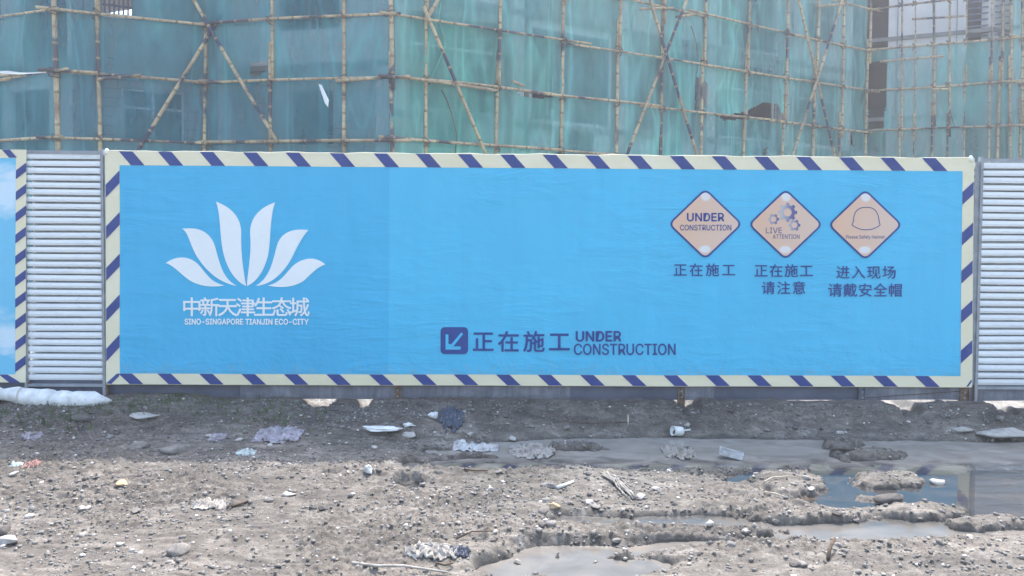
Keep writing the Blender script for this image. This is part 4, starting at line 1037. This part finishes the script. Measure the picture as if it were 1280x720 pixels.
while q < 110 and tries < 900:
    tries += 1
    x = rs.uniform(5, 1275); y = rs.choice([rs.uniform(508, 560), rs.uniform(545, 715), rs.uniform(590, 715)]); p = on_ground(x, y)
    if gz(p.x, p.y) < .012: continue
    s = rs.uniform(2.4, 5.2) * (1 + (y - 500) / 300); m = rs.choice([M_stone, M_stone, M_stone_pale, M_stone_dark])
    nm, lx, ly = min(LM, key=lambda l: (l[1] - x) ** 2 + 4 * (l[2] - y) ** 2)
    dr = ('left' if x < lx - 12 else 'right' if x > lx + 12 else ''); dv = 'behind' if y < ly - 5 else 'in front' if y > ly + 5 else ''
    dist = 'close ' if abs(x - lx) < 45 else 'farther '
    lab = f"{'small' if s < 5 else 'fist sized'} {'grey' if m is M_stone else 'pale' if m is M_stone_pale else 'dark'} stone " + dist + (' and '.join(t for t in (dv, dr) if t) or 'beside') + ' of ' + nm
    if lab in used: continue
    used.add(lab); rock(x - s, y - s * .8, x + s, y + s * .3, m, lab, 200 + q, 'stone', group='loose stones on the mud', rz=rs.uniform(0, 3)); q += 1

rock(443, 529.5, 501, 538.5, M_foam, 'long thin white foam strip on the bank left of centre', 31, 'foam piece', .02, 'foam_strip', rz=.03)
rock(503, 525.5, 520, 536, M_foam, 'white foam wedge at the right end of the foam strip', 32, 'foam piece', .035, 'foam_wedge', rz=.5)
rock(534, 513, 548, 525, M_foam, 'small white foam chunk beside the dark plastic bag', 33, 'foam piece', .04, 'foam_chunk')
crumple(549, 514, 579, 530, M_darkplastic, 'crumpled dark blue plastic bag on the bank', 34, 'plastic bag', 'plastic_bag', .035)
crumple(318, 536, 377, 553, M_lilac, 'crumpled lilac plastic sheet on the left mud', 35, 'plastic sheet', 'plastic_sheet', .035)
crumple(296, 561, 320, 568, M_teal, 'small pale teal plastic scrap right of the clods', 36, 'plastic scrap', 'plastic_scrap', .01)
crumple(566, 554, 624, 565, M_plastic, 'flat white plastic bag on wet mud at centre', 37, 'plastic bag', 'plastic_bag', .04)
crumple(636, 554, 694, 573, M_rag, 'crumpled greyish plastic bag lying right of the flat white bag', 38, 'plastic bag', 'plastic_bag', .055)
crumple(828, 555, 868, 574, M_rag, 'dirty twisted rag in the shallow water below the paper cup', 39, 'rag', 'rag', .06)
crumple(240, 625, 287, 638, M_rag, 'small whitish rag beside a dark stick on the left', 40, 'rag', 'rag', .04)
crumple(505, 682, 572, 700, M_rag, 'frayed pale rag beside a dark scrap at the bottom', 41, 'rag', 'rag', .05)
crumple(558, 683, 588, 696, M_darkplastic, 'small dark plastic scrap lying on the frayed pale rag', 42, 'plastic scrap', 'plastic_scrap', .035)
crumple(28, 541, 52, 549, M_lilac, 'bluish plastic scrap below the foam bundle', 43, 'plastic scrap', 'plastic_scrap', .02)
crumple(14, 578, 30, 585, M_teal, 'teal plastic scrap at the left edge beside a red one', 44, 'plastic scrap', 'plastic_scrap', .012)
crumple(30, 576, 50, 585, M_red, 'dull red plastic scrap at the left edge beside a teal one', 45, 'plastic scrap', 'plastic_scrap', .02)
crumple(262, 543, 282, 551, M_lilac, 'small grey blue plastic scrap on the left mud above the teal scrap', 46, 'plastic scrap', 'plastic_scrap', .02)
rock(456, 580, 468, 593, M_foam, 'upright white foam shard left of the small puddle', 47, 'foam piece', .045, 'foam_shard')
def stick(pts, r, m, label, name='stick', cat='stick', lift=.012):
    P = []
    for k, p in enumerate(pts):
        g_ = on_ground(p[0], p[1]); P.append(Vector((g_.x, g_.y, g_.z + lift + (p[2] if len(p) > 2 else 0))))
    mb = MB(); mb.tube(P, [r * (1 - .4 * k / len(P)) for k in range(len(P))], 6); return tag(mb.build(name, m, None, True), label, cat)
stick([(284, 636), (297, 633), (310, 628)], .012, M_stick, 'dark stick beside the small whitish rag')
stick([(697, 611), (706, 608), (716, 604)], .014, M_foam, 'short white stick on the mud heap at centre')
stick([(785, 533), (785, 530, .09)], .008, M_straw, 'thin pale stub standing upright on the bank', lift=.0)
stick([(570, 676), (590, 672, .03), (612, 668, .01)], .006, M_stick, 'thin dark twig above the dark plastic scrap')
stick([(1035, 701), (1037, 694, .03), (1043, 687, .06)], .012, M_stick, 'short dark twig poking from bright mud at lower right')
stick([(690, 528), (740, 530), (790, 529)], .005, M_stick, 'long thin dark twig lying along the bank right of centre')
stick([(580, 588), (594, 590), (610, 590)], .008, M_stick, 'dark twig at the edge of the narrow puddle')
stick([(955, 604, .0), (965, 600, .01), (985, 597, .0)], .006, M_straw, 'pale curved stick on the bright mud right of centre')
stick([(955, 617), (968, 620, .01), (978, 622)], .006, M_straw, 'second pale stick below the curved one')
stick([(440, 706), (470, 712, .01), (505, 714, .02), (560, 718, .0)], .009, M_rag, 'dirty pale rope lying at the bottom edge', 'rope', 'rope')
stick([(545, 706), (556, 713, .02), (566, 708, .01), (562, 703)], .007, M_stick, 'small looped brown cord at the end of the dirty rope', 'cord', 'cord')
# torn fibrous sacking: bunch of strands
def sacking(x0, y0, x1, y1, n, label, seed, m=M_rag):
    r_ = random.Random(seed); mb = MB(); c = on_ground((x0 + x1) / 2, (y0 + y1) / 2)
    for k in range(n):
        t = r_.random(); ax_, ay_ = x0 + (x1 - x0) * .15 * r_.random() , y0 + (y1 - y0) * .15 * r_.random()
        bx, by = x1 + r_.uniform(-.35, .1) * (x1 - x0), y1 + r_.uniform(-.45, .1) * (y1 - y0); P = []
        for j in range(7):
            s = j / 6; g_ = on_ground(ax_ + (bx - ax_) * s + r_.uniform(-2, 2), ay_ + (by - ay_) * s + r_.uniform(-1.5, 1.5)); P.append(g_ + Vector((0, 0, .008 + r_.uniform(0, .03) * math.sin(math.pi * s))))
        mb.tube(P, r_.uniform(.003, .008), 4)
    tag(mb.build('torn_sacking', m, None, True), label, 'sacking')
sacking(752, 590, 792, 622, 26, 'torn fibrous sacking spread over the centre mud heap', 3)
sacking(506, 690, 560, 684, 16, 'loose pale fibres trailing from the frayed rag', 5)
# paper cup
def cup():
    p = on_ground(846, 545); e = empty('paper_cup', p); tag(e, 'crushed white paper cup lying on its side on the bank', 'cup')
    mb = MB(); n = 18; prof = [(0, .036), (.09, .05), (.092, .053), (.09, .05), (.088, .046), (.01, .033)]; V = []
    for (h, r) in prof:
        for k in range(n): t = 2 * math.pi * k / n; V.append(Vector((.05 - h, r * math.cos(t) * (1 - .25 * h / .09), r * math.sin(t) * (.8 if h > .05 else 1))))
    Rm = Matrix.Rotation(.35, 3, 'Z') @ Matrix.Rotation(.15, 3, 'Y'); V = [Rm @ (v * 1.2) + Vector(p) + Vector((0, 0, .05)) for v in V]
    Fc = [(i_ * n + k, i_ * n + (k + 1) % n, (i_ + 1) * n + (k + 1) % n, (i_ + 1) * n + k) for i_ in range(len(prof) - 1) for k in range(n)]
    Fc.append(tuple(range(n))); part('cup_body', V, Fc, M_foam, e, True)
    s = MB(); a = Vector(p) + Vector((.06, -.02, .06)); s.tube([a, a + Vector((.07, -.01, .012))], .008, 6); s.build('cup_tab', M_foam, e)
cup()
# clear plastic tray
def tray():
    p = on_ground(913, 573); e = empty('plastic_tray', p, -.25); tag(e, 'clear greyish plastic tray lying tilted at the edge of the shallow water', 'plastic tray')
    T = lambda x, y, z: tuple(Vector(p) + Matrix.Rotation(-.25, 3, 'Z') @ (Matrix.Rotation(.2, 3, 'Y') @ Vector((x, y, z))) + Vector((0, 0, .02)))
    mb = MB(); mb.box(-.1, .1, -.05, .05, 0, .006, T); mb.build('tray_floor', M_plastic, e)
    for (a, b, c, d) in ((-.105, -.098, -.05, .05), (.098, .105, -.05, .05), (-.105, .105, -.056, -.05), (-.105, .105, .05, .056)):
        mb = MB(); mb.box(a, b, c, d, .007, .05, T); mb.build('tray_side', M_plastic, e)
tray()
# sparse grass on the bank at the left
mb = MB(); r_ = random.Random(12)
for k in range(420):
    px, py = r_.choice([(r_.gauss(150, 60), r_.gauss(507, 10)), (r_.gauss(255, 40), r_.gauss(500, 8)), (r_.gauss(60, 40), r_.gauss(520, 12)), (r_.gauss(340, 40), r_.gauss(522, 8))])
    if py < 489 or py > 545: continue
    p = on_ground(px, py)
    if p.y > 8.25: continue
    for _ in range(4):
        a = r_.uniform(0, 6.28); h = r_.uniform(.02, .055); d = Vector((math.cos(a), math.sin(a), 0)); o = p + Vector((r_.uniform(-.02, .02), r_.uniform(-.02, .02), 0)); wv = Vector((-d.y, d.x, 0)) * .003
        mb.add([o - wv, o + wv, o + d * h * .25 + Vector((0, 0, h * .6)) + wv * .7, o + d * h * .6 + Vector((0, 0, h))], [(0, 1, 2), (0, 2, 3)])
gs = mb.build('grass', M_grass); tag(gs, 'sparse green grass blades on the left part of the bank', 'grass', None, 'stuff')

# ------------------------------------------------------------------ added haze volume, stands in for lens flare
hz_ = MB(); hz_.box(-40, 45, -6, 60, -1.0, 17.0)
mh = bpy.data.materials.new('flare_haze'); mh.use_nodes = True; t = mh.node_tree; t.nodes.remove(BS(mh))
pv = t.nodes.new('ShaderNodeVolumePrincipled'); pv.inputs['Density'].default_value = .0036; pv.inputs['Color'].default_value = (.92, .95, 1, 1); pv.inputs['Anisotropy'].default_value = .3
t.links.new(pv.outputs[0], [n_ for n_ in t.nodes if n_.type == 'OUTPUT_MATERIAL'][0].inputs['Volume'])
ho = hz_.build('haze', mh); ho['kind'] = 'stuff'; ho['label'] = 'added thin bright haze in the air'
